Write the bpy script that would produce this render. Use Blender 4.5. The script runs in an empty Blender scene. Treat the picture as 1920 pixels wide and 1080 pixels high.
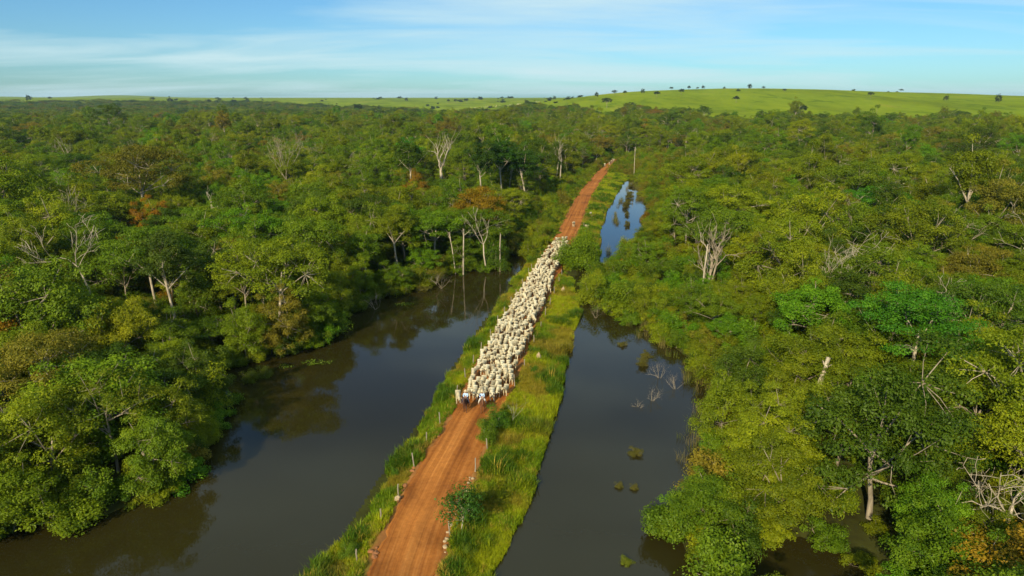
import bpy, bmesh, math, random
import numpy as np
from mathutils import Vector, Matrix, noise as mnoise

random.seed(7)
RNG = np.random.default_rng(11)
R = math.radians
SC = bpy.context.scene
COL = SC.collection

# ------------------------------------------------------------------ camera
CAM_H = 36.0
cam_d = bpy.data.cameras.new("camera")
cam_d.sensor_width = 36.0
cam_d.lens = 23.89
cam_d.clip_start = 0.5
cam_d.clip_end = 30000
cam = bpy.data.objects.new("camera", cam_d)
cam.location = (0, 0, CAM_H)
cam.rotation_euler = (R(90 - 15.65), 0, 0)
COL.objects.link(cam)
SC.camera = cam

# ------------------------------------------------------------------ sky and sun
SUN_EL = R(29)
SUN_AZ = R(24)            # light travels towards +Y, swung this far towards +X
world = bpy.data.worlds.new("World")
SC.world = world
world.use_nodes = True
wn, wl = world.node_tree.nodes, world.node_tree.links
wn.clear()
w_out = wn.new("ShaderNodeOutputWorld")
w_bg = wn.new("ShaderNodeBackground")
w_bg.inputs["Strength"].default_value = 0.088
sky = wn.new("ShaderNodeTexSky")
sky.sky_type = 'NISHITA'
sky.sun_disc = False
sky.sun_elevation = SUN_EL
sky.sun_rotation = math.pi + SUN_AZ
sky.altitude = 100
sky.air_density = 1.0
sky.dust_density = 0.35
sky.ozone_density = 1.6
w_hsv = wn.new("ShaderNodeHueSaturation")
w_hsv.inputs["Hue"].default_value = 0.5
w_hsv.inputs["Saturation"].default_value = 1.0
wl.new(sky.outputs[0], w_hsv.inputs["Color"])
w_tint = wn.new("ShaderNodeMix")
w_tint.data_type = 'RGBA'
w_tint.blend_type = 'MULTIPLY'
w_tint.inputs[0].default_value = 1.0
w_tint.inputs[7].default_value = (0.46, 0.81, 1.10, 1)
wl.new(w_hsv.outputs[0], w_tint.inputs[6])
w_tc = wn.new("ShaderNodeTexCoord")
w_sep = wn.new("ShaderNodeSeparateXYZ")
wl.new(w_tc.outputs["Generated"], w_sep.inputs[0])


def wmath(op, a, b=None):
    n = wn.new("ShaderNodeMath")
    n.operation = op
    for i, v in enumerate((a, b)):
        if v is None:
            continue
        if isinstance(v, (int, float)):
            n.inputs[i].default_value = v
        else:
            wl.new(v, n.inputs[i])
    return n.outputs[0]


# cirrus on a high flat layer: direction divided by its height
w_z = wmath('ADD', wmath('MAXIMUM', w_sep.outputs[2], 0.0), 0.09)
w_cmb = wn.new("ShaderNodeCombineXYZ")
wl.new(wmath('DIVIDE', w_sep.outputs[0], w_z), w_cmb.inputs[0])
wl.new(wmath('DIVIDE', w_sep.outputs[1], w_z), w_cmb.inputs[1])
w_map = wn.new("ShaderNodeMapping")
w_map.inputs["Scale"].default_value = (0.28, 0.62, 1)
w_map.inputs["Rotation"].default_value = (0, 0, R(14))
w_map.inputs["Location"].default_value = (1.3, 2.4, 0)
wl.new(w_cmb.outputs[0], w_map.inputs[0])
w_no = wn.new("ShaderNodeTexNoise")
w_no.inputs["Scale"].default_value = 1.1
w_no.inputs["Detail"].default_value = 9
w_no.inputs["Roughness"].default_value = 0.55
w_no.inputs["Distortion"].default_value = 0.5
wl.new(w_map.outputs[0], w_no.inputs[0])
w_rmp = wn.new("ShaderNodeValToRGB")
w_rmp.color_ramp.elements[0].position = 0.40
w_rmp.color_ramp.elements[0].color = (0, 0, 0, 1)
w_rmp.color_ramp.elements[1].position = 0.70
w_rmp.color_ramp.elements[1].color = (0.9, 0.9, 0.9, 1)
wl.new(w_no.outputs["Fac"], w_rmp.inputs[0])
w_mix = wn.new("ShaderNodeMix")
w_mix.data_type = 'RGBA'
wl.new(w_rmp.outputs[0], w_mix.inputs[0])
wl.new(w_tint.outputs[2], w_mix.inputs[6])
w_mix.inputs[7].default_value = (6.0, 7.9, 8.3, 1)
wl.new(w_mix.outputs[2], w_bg.inputs["Color"])
wl.new(w_bg.outputs[0], w_out.inputs["Surface"])

sun_d = bpy.data.lights.new("sun", 'SUN')
sun_d.energy = 5.0
sun_d.angle = R(0.55)
sun_d.color = (1.0, 0.87, 0.62)
sun = bpy.data.objects.new("sun", sun_d)
sd = Vector((math.sin(SUN_AZ) * math.cos(SUN_EL), math.cos(SUN_AZ) * math.cos(SUN_EL), -math.sin(SUN_EL)))
sun.rotation_euler = sd.to_track_quat('-Z', 'Y').to_euler()
sun.location = (-60, -120, 120)
COL.objects.link(sun)

SC.view_settings.view_transform = 'Standard'
SC.view_settings.look = 'None'
SC.view_settings.gamma = 1
SC.view_settings.use_curve_mapping = False
SC.view_settings.exposure = 0.3
SC.cycles.use_denoising = True
SC.cycles.max_bounces = 5
SC.cycles.diffuse_bounces = 2
SC.cycles.glossy_bounces = 2
SC.cycles.transmission_bounces = 3
SC.cycles.transparent_max_bounces = 4
SC.cycles.volume_bounces = 0
SC.cycles.use_adaptive_sampling = True
SC.cycles.adaptive_threshold = 0.015
SC.cycles.caustics_reflective = False
SC.cycles.caustics_refractive = False


# ------------------------------------------------------------------ helpers
def mesh_np(name, V, F, mats=(), mat_idx=None, smooth=False, attrs=None):
    """V: n x 3; F: list of index arrays (m x k), all joined into one mesh."""
    if not isinstance(F, (list, tuple)):
        F = [F]
    F = [f for f in F if len(f)]
    me = bpy.data.meshes.new(name)
    V = np.asarray(V, dtype=np.float32)
    me.vertices.add(len(V))
    me.vertices.foreach_set("co", V.ravel())
    li = np.concatenate([f.ravel() for f in F]).astype(np.int32)
    tot = np.concatenate([np.full(len(f), f.shape[1], np.int32) for f in F])
    start = np.concatenate([[0], np.cumsum(tot)[:-1]]).astype(np.int32)
    me.loops.add(len(li))
    me.loops.foreach_set("vertex_index", li)
    me.polygons.add(len(tot))
    me.polygons.foreach_set("loop_start", start)
    me.polygons.foreach_set("loop_total", tot)
    for m in mats:
        me.materials.append(m)
    if mat_idx is not None:
        me.polygons.foreach_set("material_index", np.asarray(mat_idx, np.int32))
    me.polygons.foreach_set("use_smooth", np.full(len(tot), smooth))
    for k, v in (attrs or {}).items():
        a = me.attributes.new(k, 'FLOAT', 'POINT')
        a.data.foreach_set("value", np.asarray(v, np.float32))
    me.update(calc_edges=True)
    me.validate()
    return me


def link(name, me, parent=None, loc=None, rot=None, scl=None):
    o = bpy.data.objects.new(name, me)
    COL.objects.link(o)
    if parent is not None:
        o.parent = parent
    if loc is not None:
        o.location = loc
    if rot is not None:
        o.rotation_euler = rot
    if scl is not None:
        o.scale = scl
    return o


def tag(o, label=None, cat=None, group=None, kind=None):
    if label:
        o["label"] = label
    if cat:
        o["category"] = cat
    if group:
        o["group"] = group
    if kind:
        o["kind"] = kind
    return o


class MB:
    """Collects tubes and loose polygons into one mesh."""

    def __init__(self):
        self.v, self.q, self.t, self.n = [], [], [], 0

    def tube(self, pts, rad, sides=5, cap=True):
        P = np.asarray(pts, float)
        rad = np.asarray(rad, float)
        m = len(P)
        T = np.gradient(P, axis=0)
        T /= np.linalg.norm(T, axis=1)[:, None] + 1e-9
        ref = np.array([0.0, 0.0, 1.0]) if abs(T[:, 2]).mean() < 0.8 else np.array([1.0, 0.0, 0.0])
        A = np.cross(T, ref)
        A /= np.linalg.norm(A, axis=1)[:, None] + 1e-9
        B = np.cross(T, A)
        th = np.arange(sides) / sides * 2 * math.pi
        ring = (P[:, None, :] + rad[:, None, None] * (np.cos(th)[None, :, None] * A[:, None, :] + np.sin(th)[None, :, None] * B[:, None, :]))
        self.v.append(ring.reshape(-1, 3))
        i = np.arange(m - 1)[:, None] * sides
        j = np.arange(sides)[None, :]
        k = (j + 1) % sides
        q = np.stack([i + j, i + k, i + sides + k, i + sides + j], -1).reshape(-1, 4) + self.n
        self.q.append(q)
        top = self.n + (m - 1) * sides
        if cap:
            self.t.append(np.array([[top, top + a, top + a + 1] for a in range(1, sides - 1)]))
        self.n += m * sides

    def mesh(self, name, mats, smooth=True):
        V = np.concatenate(self.v)
        F = [np.concatenate(self.q)]
        if self.t:
            F.append(np.concatenate(self.t))
        return mesh_np(name, V, F, mats, smooth=smooth)

    def arrays(self):
        V = np.concatenate(self.v)
        return V, np.concatenate(self.q), (np.concatenate(self.t) if self.t else np.zeros((0, 3), int))


# ------------------------------------------------------------------ materials
def new_mat(name):
    m = bpy.data.materials.new(name)
    m.use_nodes = True
    nt = m.node_tree
    nt.nodes.clear()
    out = nt.nodes.new("ShaderNodeOutputMaterial")
    return m, nt.nodes, nt.links, out


def N(nodes, typ, **kw):
    n = nodes.new(typ)
    for k, v in kw.items():
        setattr(n, k, v)
    return n


def mixrgb(nodes, links, fac, a, b, mode='MIX'):
    n = nodes.new("ShaderNodeMix")
    n.data_type = 'RGBA'
    n.blend_type = mode
    for sock, v in ((n.inputs[0], fac), (n.inputs[6], a), (n.inputs[7], b)):
        if hasattr(v, "is_linked") or isinstance(v, bpy.types.NodeSocket):
            links.new(v, sock)
        elif isinstance(v, (int, float)):
            sock.default_value = v
        else:
            sock.default_value = (*v, 1)
    return n.outputs[2]


def mathn(nodes, links, op, a, b=None, clamp=False):
    n = nodes.new("ShaderNodeMath")
    n.operation = op
    n.use_clamp = clamp
    for i, v in enumerate((a, b)):
        if v is None:
            continue
        if isinstance(v, (int, float)):
            n.inputs[i].default_value = v
        else:
            links.new(v, n.inputs[i])
    return n.outputs[0]


def noise_n(nodes, links, vec, scale, detail=4, rough=0.55, dist=0.0):
    n = nodes.new("ShaderNodeTexNoise")
    n.inputs["Scale"].default_value = scale
    n.inputs["Detail"].default_value = detail
    n.inputs["Roughness"].default_value = rough
    n.inputs["Distortion"].default_value = dist
    if vec is not None:
        links.new(vec, n.inputs[0])
    return n.outputs["Fac"]


def ramp(nodes, links, fac, stops):
    n = nodes.new("ShaderNodeValToRGB")
    e = n.color_ramp.elements
    while len(e) < len(stops):
        e.new(0.5)
    for el, (p, c) in zip(e, stops):
        el.position = p
        el.color = (*c, 1) if len(c) == 3 else c
    links.new(fac, n.inputs[0])
    return n.outputs[0]


def leaf_material(name, transl=0.3, gloss=0.03):
    m, n, l, out = new_mat(name)
    at = N(n, "ShaderNodeAttribute", attribute_type='INSTANCER', attribute_name="tint")
    va = N(n, "ShaderNodeAttribute", attribute_type='GEOMETRY', attribute_name="leaf_var")
    val = mathn(n, l, 'MULTIPLY_ADD', va.outputs["Fac"], 0.9)
    n[-1].inputs[2].default_value = 0.55
    hs = N(n, "ShaderNodeHueSaturation")
    l.new(at.outputs["Color"], hs.inputs["Color"])
    l.new(val, hs.inputs["Value"])
    hue = mathn(n, l, 'MULTIPLY_ADD', va.outputs["Fac"], -0.035)
    n[-1].inputs[2].default_value = 0.517
    l.new(hue, hs.inputs["Hue"])
    d = N(n, "ShaderNodeBsdfDiffuse")
    l.new(hs.outputs[0], d.inputs[0])
    t = N(n, "ShaderNodeBsdfTranslucent")
    tc = mixrgb(n, l, 1.0, hs.outputs[0], (1.15, 1.1, 0.45), 'MULTIPLY')
    l.new(tc, t.inputs[0])
    mx = N(n, "ShaderNodeMixShader")
    mx.inputs[0].default_value = transl
    l.new(d.outputs[0], mx.inputs[1])
    l.new(t.outputs[0], mx.inputs[2])
    g = N(n, "ShaderNodeBsdfGlossy")
    g.inputs["Roughness"].default_value = 0.5
    g.inputs["Color"].default_value = (0.8, 0.85, 0.7, 1)
    m2 = N(n, "ShaderNodeMixShader")
    m2.inputs[0].default_value = gloss
    l.new(mx.outputs[0], m2.inputs[1])
    l.new(g.outputs[0], m2.inputs[2])
    l.new(m2.outputs[0], out.inputs[0])
    return m


def bark_material(name, c1, c2):
    m, n, l, out = new_mat(name)
    tc = N(n, "ShaderNodeTexCoord")
    mp = N(n, "ShaderNodeMapping")
    mp.inputs["Scale"].default_value = (1, 1, 0.25)
    l.new(tc.outputs["Object"], mp.inputs[0])
    f = noise_n(n, l, mp.outputs[0], 3.0, 5, 0.65)
    c = ramp(n, l, f, [(0.3, c1), (0.62, c2)])
    b = N(n, "ShaderNodeBsdfPrincipled")
    b.inputs["Roughness"].default_value = 0.85
    l.new(c, b.inputs["Base Color"])
    bp = N(n, "ShaderNodeBump")
    bp.inputs["Strength"].default_value = 0.5
    bp.inputs["Distance"].default_value = 0.05
    l.new(f, bp.inputs["Height"])
    l.new(bp.outputs[0], b.inputs["Normal"])
    l.new(b.outputs[0], out.inputs[0])
    return m


def plain_material(name, col, rough=0.8, var=0.25, scale=8.0):
    m, n, l, out = new_mat(name)
    tc = N(n, "ShaderNodeTexCoord")
    f = noise_n(n, l, tc.outputs["Object"], scale, 4, 0.6)
    c = ramp(n, l, f, [(0.3, tuple(v * (1 - var) for v in col)), (0.7, tuple(min(1, v * (1 + var)) for v in col))])
    b = N(n, "ShaderNodeBsdfPrincipled")
    b.inputs["Roughness"].default_value = rough
    l.new(c, b.inputs["Base Color"])
    l.new(b.outputs[0], out.inputs[0])
    return m


M_LEAF = leaf_material("leaf", 0.3, 0.012)
M_GRASS = leaf_material("grass_blade", 0.35, 0.01)
M_BARK = bark_material("bark", (0.12, 0.095, 0.06), (0.33, 0.275, 0.19))
M_PALE = bark_material("pale_bark", (0.20, 0.16, 0.10), (0.48, 0.41, 0.29))
M_GREYBARK = bark_material("weathered_wood", (0.14, 0.11, 0.07), (0.38, 0.31, 0.21))
M_POST = bark_material("post_wood", (0.15, 0.12, 0.08), (0.34, 0.29, 0.21))
M_STONE = plain_material("pale_stone", (0.40, 0.29, 0.16), 0.9, 0.3, 3.0)
M_CLOD = plain_material("red_clod", (0.28, 0.11, 0.035), 0.95, 0.3, 3.0)

# water: murky, mirror-like towards the horizon
M_WATER, n, l, out = new_mat("lake_water")
b = N(n, "ShaderNodeBsdfPrincipled")
tc = N(n, "ShaderNodeTexCoord")
f1 = noise_n(n, l, tc.outputs["Object"], 0.045, 3, 0.5)
c = ramp(n, l, f1, [(0.35, (0.022, 0.0185, 0.0045)), (0.7, (0.028, 0.0235, 0.0055))])
l.new(c, b.inputs["Base Color"])
b.inputs["Roughness"].default_value = 0.035
b.inputs["IOR"].default_value = 1.35
f2 = noise_n(n, l, tc.outputs["Object"], 1.6, 3, 0.5)
bp = N(n, "ShaderNodeBump")
rp_ = ramp(n, l, noise_n(n, l, tc.outputs["Object"], 0.03, 4, 0.6, 1.0), [(0.4, (0.02, 0.02, 0.02)), (0.65, (0.14, 0.14, 0.14))])
l.new(rp_, bp.inputs["Strength"])
bp.inputs["Distance"].default_value = 0.05
l.new(f2, bp.inputs["Height"])
l.new(bp.outputs[0], b.inputs["Normal"])
l.new(b.outputs[0], out.inputs[0])

# red dirt road: UV u across (0..1), v along in metres
M_ROAD, n, l, out = new_mat("red_dirt")
b = N(n, "ShaderNodeBsdfPrincipled")
b.inputs["Roughness"].default_value = 0.95
b.inputs["Specular IOR Level"].default_value = 0.1
uv = N(n, "ShaderNodeUVMap")
mp = N(n, "ShaderNodeMapping")
mp.inputs["Scale"].default_value = (11.0, 0.022, 1)
l.new(uv.outputs[0], mp.inputs[0])
streak = noise_n(n, l, mp.outputs[0], 1.6, 4, 0.6, 0.05)
tc = N(n, "ShaderNodeTexCoord")
blot = noise_n(n, l, tc.outputs["Object"], 0.16, 4, 0.6, 0.5)
fine = noise_n(n, l, tc.outputs["Object"], 2.5, 5, 0.7)
col = ramp(n, l, streak, [(0.25, (0.28, 0.096, 0.019)), (0.5, (0.415, 0.148, 0.029)), (0.78, (0.53, 0.225, 0.056))])
bf = ramp(n, l, blot, [(0.30, (0.55, 0.52, 0.52)), (0.46, (0.90, 0.88, 0.88)), (0.64, (1.08, 1.08, 1.06))])
col = mixrgb(n, l, 1.0, col, bf, 'MULTIPLY')
mp2 = N(n, "ShaderNodeMapping")
mp2.inputs["Scale"].default_value = (4.2, 0.012, 1)
mp2.inputs["Location"].default_value = (1.7, 3.0, 0)
l.new(uv.outputs[0], mp2.inputs[0])
trk = ramp(n, l, noise_n(n, l, mp2.outputs[0], 1.5, 3, 0.6, 0.1), [(0.34, (0.70, 0.64, 0.62)), (0.5, (0.97, 0.96, 0.95)), (0.66, (1.13, 1.15, 1.18))])
col = mixrgb(n, l, 1.0, col, trk, 'MULTIPLY')
ff = ramp(n, l, fine, [(0.25, (0.72, 0.7, 0.68)), (0.7, (1.1, 1.1, 1.1))])
col = mixrgb(n, l, 1.0, col, ff, 'MULTIPLY')
l.new(col, b.inputs["Base Color"])
bp = N(n, "ShaderNodeBump")
bp.inputs["Strength"].default_value = 0.4
bp.inputs["Distance"].default_value = 0.04
hv_ = N(n, "ShaderNodeTexVoronoi")
hv_.inputs["Scale"].default_value = 2.2
l.new(tc.outputs["Object"], hv_.inputs["Vector"])
l.new(mathn(n, l, 'ADD', mathn(n, l, 'ADD', streak, fine), hv_.outputs["Distance"]), bp.inputs["Height"])
l.new(bp.outputs[0], b.inputs["Normal"])
l.new(b.outputs[0], out.inputs[0])

# ground: forest soil, pasture and bare red soil by what grows there
M_GROUND, n, l, out = new_mat("ground_cover")
b = N(n, "ShaderNodeBsdfPrincipled")
b.inputs["Specular IOR Level"].default_value = 0.0
b.inputs["Roughness"].default_value = 1.0
tc = N(n, "ShaderNodeTexCoord")
ap = N(n, "ShaderNodeAttribute", attribute_name="pasture")
av = N(n, "ShaderNodeAttribute", attribute_name="soil")
n1 = noise_n(n, l, tc.outputs["Object"], 0.35, 6, 0.65)
forest = ramp(n, l, n1, [(0.3, (0.028, 0.026, 0.010)), (0.6, (0.055, 0.06, 0.014)), (0.8, (0.08, 0.07, 0.03))])
mpp = N(n, "ShaderNodeMapping")
mpp.inputs["Scale"].default_value = (0.0035, 0.0014, 0.003)
l.new(tc.outputs["Object"], mpp.inputs[0])
n2 = noise_n(n, l, mpp.outputs[0], 2.2, 8, 0.6, 0.6)
past = ramp(n, l, n2, [(0.32, (0.125, 0.165, 0.008)), (0.45, (0.175, 0.225, 0.010)), (0.57, (0.205, 0.26, 0.012)), (0.68, (0.26, 0.235, 0.03))])
n3 = noise_n(n, l, mpp.outputs[0], 6.5, 8, 0.7, 0.5)
dk = ramp(n, l, n3, [(0.34, (0.50, 0.58, 0.6)), (0.45, (0.88, 0.93, 0.9)), (0.6, (1.08, 1.05, 1.0))])
past = mixrgb(n, l, 1.0, past, dk, 'MULTIPLY')
soil = ramp(n, l, n1, [(0.3, (0.20, 0.075, 0.022)), (0.7, (0.42, 0.19, 0.06))])
g1 = mixrgb(n, l, ap.outputs["Fac"], forest, past)
g2 = mixrgb(n, l, av.outputs["Fac"], g1, soil)
l.new(g2, b.inputs["Base Color"])
bp = N(n, "ShaderNodeBump")
bp.inputs["Strength"].default_value = 0.6
bp.inputs["Distance"].default_value = 0.2
l.new(n1, bp.inputs["Height"])
l.new(bp.outputs[0], b.inputs["Normal"])
l.new(b.outputs[0], out.inputs[0])


def hide_material(name, col, extrem, muzzle_x, var=0.14, hoof=0.10):
    """Animal coat: dark hooves and muzzle, slightly different on each animal."""
    m, n, l, out = new_mat(name)
    tc = N(n, "ShaderNodeTexCoord")
    oi = N(n, "ShaderNodeObjectInfo")
    sp = N(n, "ShaderNodeSeparateXYZ")
    l.new(tc.outputs["Object"], sp.inputs[0])
    f = noise_n(n, l, tc.outputs["Object"], 2.2, 4, 0.6)
    c = ramp(n, l, f, [(0.3, tuple(v * (1 - var) for v in col)), (0.7, col)])
    br = ramp(n, l, oi.outputs["Random"], [(0.0, (0.50, 0.46, 0.40)), (0.22, (0.82, 0.77, 0.68)), (0.45, (1.0, 0.96, 0.88)), (0.8, (1.05, 1.05, 1.03)), (1.0, (0.84, 0.74, 0.58))])
    c = mixrgb(n, l, 1.0, c, br, 'MULTIPLY')
    lo = mathn(n, l, 'LESS_THAN', sp.outputs[2], hoof)
    mu = mathn(n, l, 'GREATER_THAN', sp.outputs[0], muzzle_x)
    ex = mathn(n, l, 'MAXIMUM', lo, mu)
    c = mixrgb(n, l, ex, c, extrem)
    b = N(n, "ShaderNodeBsdfPrincipled")
    b.inputs["Roughness"].default_value = 0.75
    l.new(c, b.inputs["Base Color"])
    l.new(b.outputs[0], out.inputs[0])
    return m


M_COW = hide_material("cream_hide", (0.64, 0.57, 0.39), (0.10, 0.085, 0.07), 1.36)
M_BROWNCOW = hide_material("brown_hide", (0.26, 0.12, 0.06), (0.05, 0.035, 0.03), 1.36)
M_HORSE_DARK = hide_material("dark_bay_coat", (0.07, 0.028, 0.014), (0.02, 0.015, 0.012), 9.0)
M_HORSE_BAY = hide_material("chestnut_coat", (0.24, 0.10, 0.04), (0.03, 0.02, 0.015), 9.0)
M_MANE = plain_material("dark_hair", (0.02, 0.014, 0.01))
M_SKIN = plain_material("skin", (0.32, 0.17, 0.10), 0.6, 0.1)
M_SHIRT = plain_material("light_blue_cloth", (0.42, 0.60, 0.82), 0.85, 0.08)
M_NAVY = plain_material("navy_cloth", (0.035, 0.04, 0.12), 0.85, 0.15)
M_JEANS = plain_material("dark_denim", (0.05, 0.055, 0.085), 0.9, 0.15)
M_PALEPANTS = plain_material("pale_cloth", (0.55, 0.52, 0.44), 0.9, 0.1)
M_STRAW = plain_material("straw", (0.62, 0.50, 0.30), 0.8, 0.15)
M_LEATHER = plain_material("leather", (0.10, 0.045, 0.02), 0.55, 0.2)
M_EYE = plain_material("eye", (0.01, 0.008, 0.006), 0.2, 0.0)

# ------------------------------------------------------------------ layout (metres, camera foot at the origin, +Y away)
def arr(t):
    a = np.array(t, float)
    return a[np.argsort(a[:, 1], kind='stable')]


ROAD_L = arr([(-12.0, 20), (-11.5, 32), (-10.96, 45.06), (-10.64, 50.31), (-9.99, 54.4), (-9.39, 58.9), (-8.3, 64.07), (-7.15, 70.08), (-6.17, 74.9), (-4.85, 85.59), (-3.2, 95.83), (-1.0, 108.53), (1.9, 124.7), (5.75, 145.95), (9.6, 165.32), (12.9, 182.38), (18.6, 217.86), (24.6, 254.43), (35.01, 304.98), (50.5, 373.36), (66, 424)])
ROAD_R = arr([(-6.6, 20), (-6.2, 32), (-5.84, 45.06), (-5.3, 50.31), (-4.53, 54.4), (-3.86, 58.9), (-3.0, 64.07), (-2.0, 70.08), (-0.9, 74.9), (0.9, 85.59), (2.5, 95.83), (4.6, 108.53), (7.5, 124.7), (11.4, 145.95), (14.9, 165.32), (17.9, 182.38), (23.6, 217.86), (29.7, 254.43), (40.0, 304.98), (55.0, 373.36), (71, 424)])
VERGE_L = arr([(-17, 20), (-16, 34), (-14.38, 45.06), (-13.52, 47.63), (-12.7, 50.46), (-12.0, 54.4), (-11.4, 58.9), (-10.5, 64.07), (-9.7, 70.08), (-8.8, 77.15), (-7.2, 85.59), (-5.2, 95.83), (-3.2, 108.53), (-0.3, 124.7), (2.3, 136.69), (4.3, 145.95)])
VERGE_R = arr([(-4, 20), (-2.6, 36), (-2.4, 45.06), (-1.4, 47.63), (-0.7, 50.46), (0.5, 53.57), (1.5, 58.9), (2.3, 64.07), (3.5, 70.08), (5.0, 77.15), (6.2, 85.59), (8.0, 95.83), (10.4, 108.53), (11.5, 114.51), (11.6, 128.47), (11.4, 135.0), (11.0, 138.5), (11.6, 142.5), (15.8, 144.5), (18.2, 148.0), (20.0, 156.46), (23.2, 182.38), (26.2, 198.63), (29.6, 217.86), (34.6, 241.01), (41.2, 269.38), (49.5, 304.98), (57.5, 326.41)])
SHORE_L = [(-75, 30), (-58, 46), (-43.4, 49.73), (-41.96, 51.59), (-36.33, 53.17), (-33.26, 56.58), (-32.72, 60.88), (-33.93, 70.08), (-38.59, 78.72), (-45.35, 87.48), (-39.82, 87.48), (-34.96, 90.45), (-31.35, 93.61), (-28.63, 98.15), (-29.39, 111.45), (-25.78, 121.12), (-19.62, 126.56), (-14.64, 138.9), (-9.15, 141.18), (-2.9, 143.53), (-1.95, 158), (2.2, 158), (4.3, 145.95)]
SHORE_R = [(14, 15), (15.5, 36), (15.4, 45.06), (14.4, 47.63), (14.3, 50.46), (16.6, 55.26), (20.0, 58.9), (20.2, 61.91), (22.2, 66.37), (25.2, 71.4), (26.6, 78.72), (27.0, 85.59), (24.2, 95.83), (22.6, 103.11), (17.6, 111.45), (13.4, 121.12), (13.2, 132.46), (17.2, 138.9), (22.06, 143.53), (29.5, 162.27), (37.0, 182.38), (46.0, 217.86), (50.5, 254.43), (56.5, 304.98), (57.5, 326.41)]
WATER_POLYS = [
    np.array([tuple(p) for p in VERGE_L] + SHORE_L[::-1]),
    np.array([tuple(p) for p in VERGE_R] + SHORE_R[::-1]),
    np.array([(17.5, 36), (29, 36), (28.5, 47.0), (24.5, 50.0), (19.5, 48.8)]),
]


def inside(poly, x, y):
    r = np.zeros(x.shape, bool)
    n_ = len(poly)
    for i in range(n_):
        x1, y1 = poly[i]
        x2, y2 = poly[(i + 1) % n_]
        c_ = ((y1 > y) != (y2 > y)) & (x < (x2 - x1) * (y - y1) / (y2 - y1 + 1e-12) + x1)
        r ^= c_
    return r


def seg_dist(poly, x, y, closed=True):
    d = np.full(x.shape, 1e9)
    n_ = len(poly)
    for i in range(n_ if closed else n_ - 1):
        ax, ay = poly[i]
        bx, by = poly[(i + 1) % n_]
        vx, vy = bx - ax, by - ay
        t = np.clip(((x - ax) * vx + (y - ay) * vy) / (vx * vx + vy * vy + 1e-9), 0, 1)
        d = np.minimum(d, np.hypot(x - ax - t * vx, y - ay - t * vy))
    return d


def water_sd(x, y):
    """distance to the water's edge, negative in the water"""
    x = np.asarray(x, float)
    y = np.asarray(y, float)
    best = np.full(x.shape, 1e9)
    ins = np.zeros(x.shape, bool)
    near = np.hypot(x, y) < 700
    if near.any():
        xn, yn = x[near], y[near]
        bn = np.full(xn.shape, 1e9)
        im = np.zeros(xn.shape, bool)
        for p in WATER_POLYS:
            bn = np.minimum(bn, seg_dist(p, xn, yn))
            im |= inside(p, xn, yn)
        best[near] = bn
        ins[near] = im
    return np.where(ins, -best, best)


def road_l(y):
    return np.interp(y, ROAD_L[:, 1], ROAD_L[:, 0])


def road_r(y):
    return np.interp(y, ROAD_R[:, 1], ROAD_R[:, 0])


def road_d(x, y):
    """lateral distance outside the road edge (negative on the road)"""
    far = np.maximum(0, np.asarray(y) - 424)
    return np.maximum(road_l(y) - x, x - road_r(y)) + far


def sstep(a, b_, x):
    t = np.clip((x - a) / (b_ - a), 0, 1)
    return t * t * (3 - 2 * t)


_kx = RNG.normal(size=(14, 2))


def wob(x, y, wl_, k=0):
    r = np.zeros(np.shape(x))
    for i in range(5):
        kx, ky = _kx[(k * 3 + i) % 14] / wl_ * (1 + 0.45 * i) * 3.0
        r = r + np.sin(kx * x + ky * y + i * 1.7 + k) / (1 + 0.6 * i)
    return r / 2.2


_LAT = RNG.uniform(-1, 1, (8, 256, 256))


def vnoise(x, y, wl_, k=0, octv=3):
    """smooth lattice noise, about -1..1, without repeating stripes"""
    r = np.zeros(np.shape(x))
    amp, tot = 1.0, 0.0
    for o in range(octv):
        ang = 0.6 + 1.1 * o + k
        fx = (x * math.cos(ang) - y * math.sin(ang)) / wl_ * 2 ** o + 37.7 * k
        fy = (x * math.sin(ang) + y * math.cos(ang)) / wl_ * 2 ** o + 11.3 * k
        ix, iy = np.floor(fx).astype(int), np.floor(fy).astype(int)
        tx, ty = fx - ix, fy - iy
        tx, ty = tx * tx * (3 - 2 * tx), ty * ty * (3 - 2 * ty)
        L_ = _LAT[(k + o) % 8]
        g = lambda a, b3: L_[(ix + a) % 256, (iy + b3) % 256]
        r = r + amp * ((g(0, 0) * (1 - tx) + g(1, 0) * tx) * (1 - ty) + (g(0, 1) * (1 - tx) + g(1, 1) * tx) * ty)
        tot += amp
        amp *= 0.55
    return r / tot * 1.7


def forest_limit(x, y):
    """distance at which the wood gives way to pasture, by bearing"""
    b_ = x / np.maximum(y, 1.0)
    lim = np.interp(b_, [-0.9, -0.45, -0.32, -0.2, -0.05, 0.10, 0.2, 0.25, 0.33, 0.5, 0.75, 1.0],
                    [2750, 2700, 2450, 1800, 1350, 1250, 1080, 960, 900, 930, 980, 980])
    k_ = 0.25 + 0.75 * sstep(-0.35, -0.1, b_)
    return lim * (1 + k_ * (0.10 * np.sin(b_ * 31 + 1) + 0.06 * np.sin(b_ * 83)))


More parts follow.
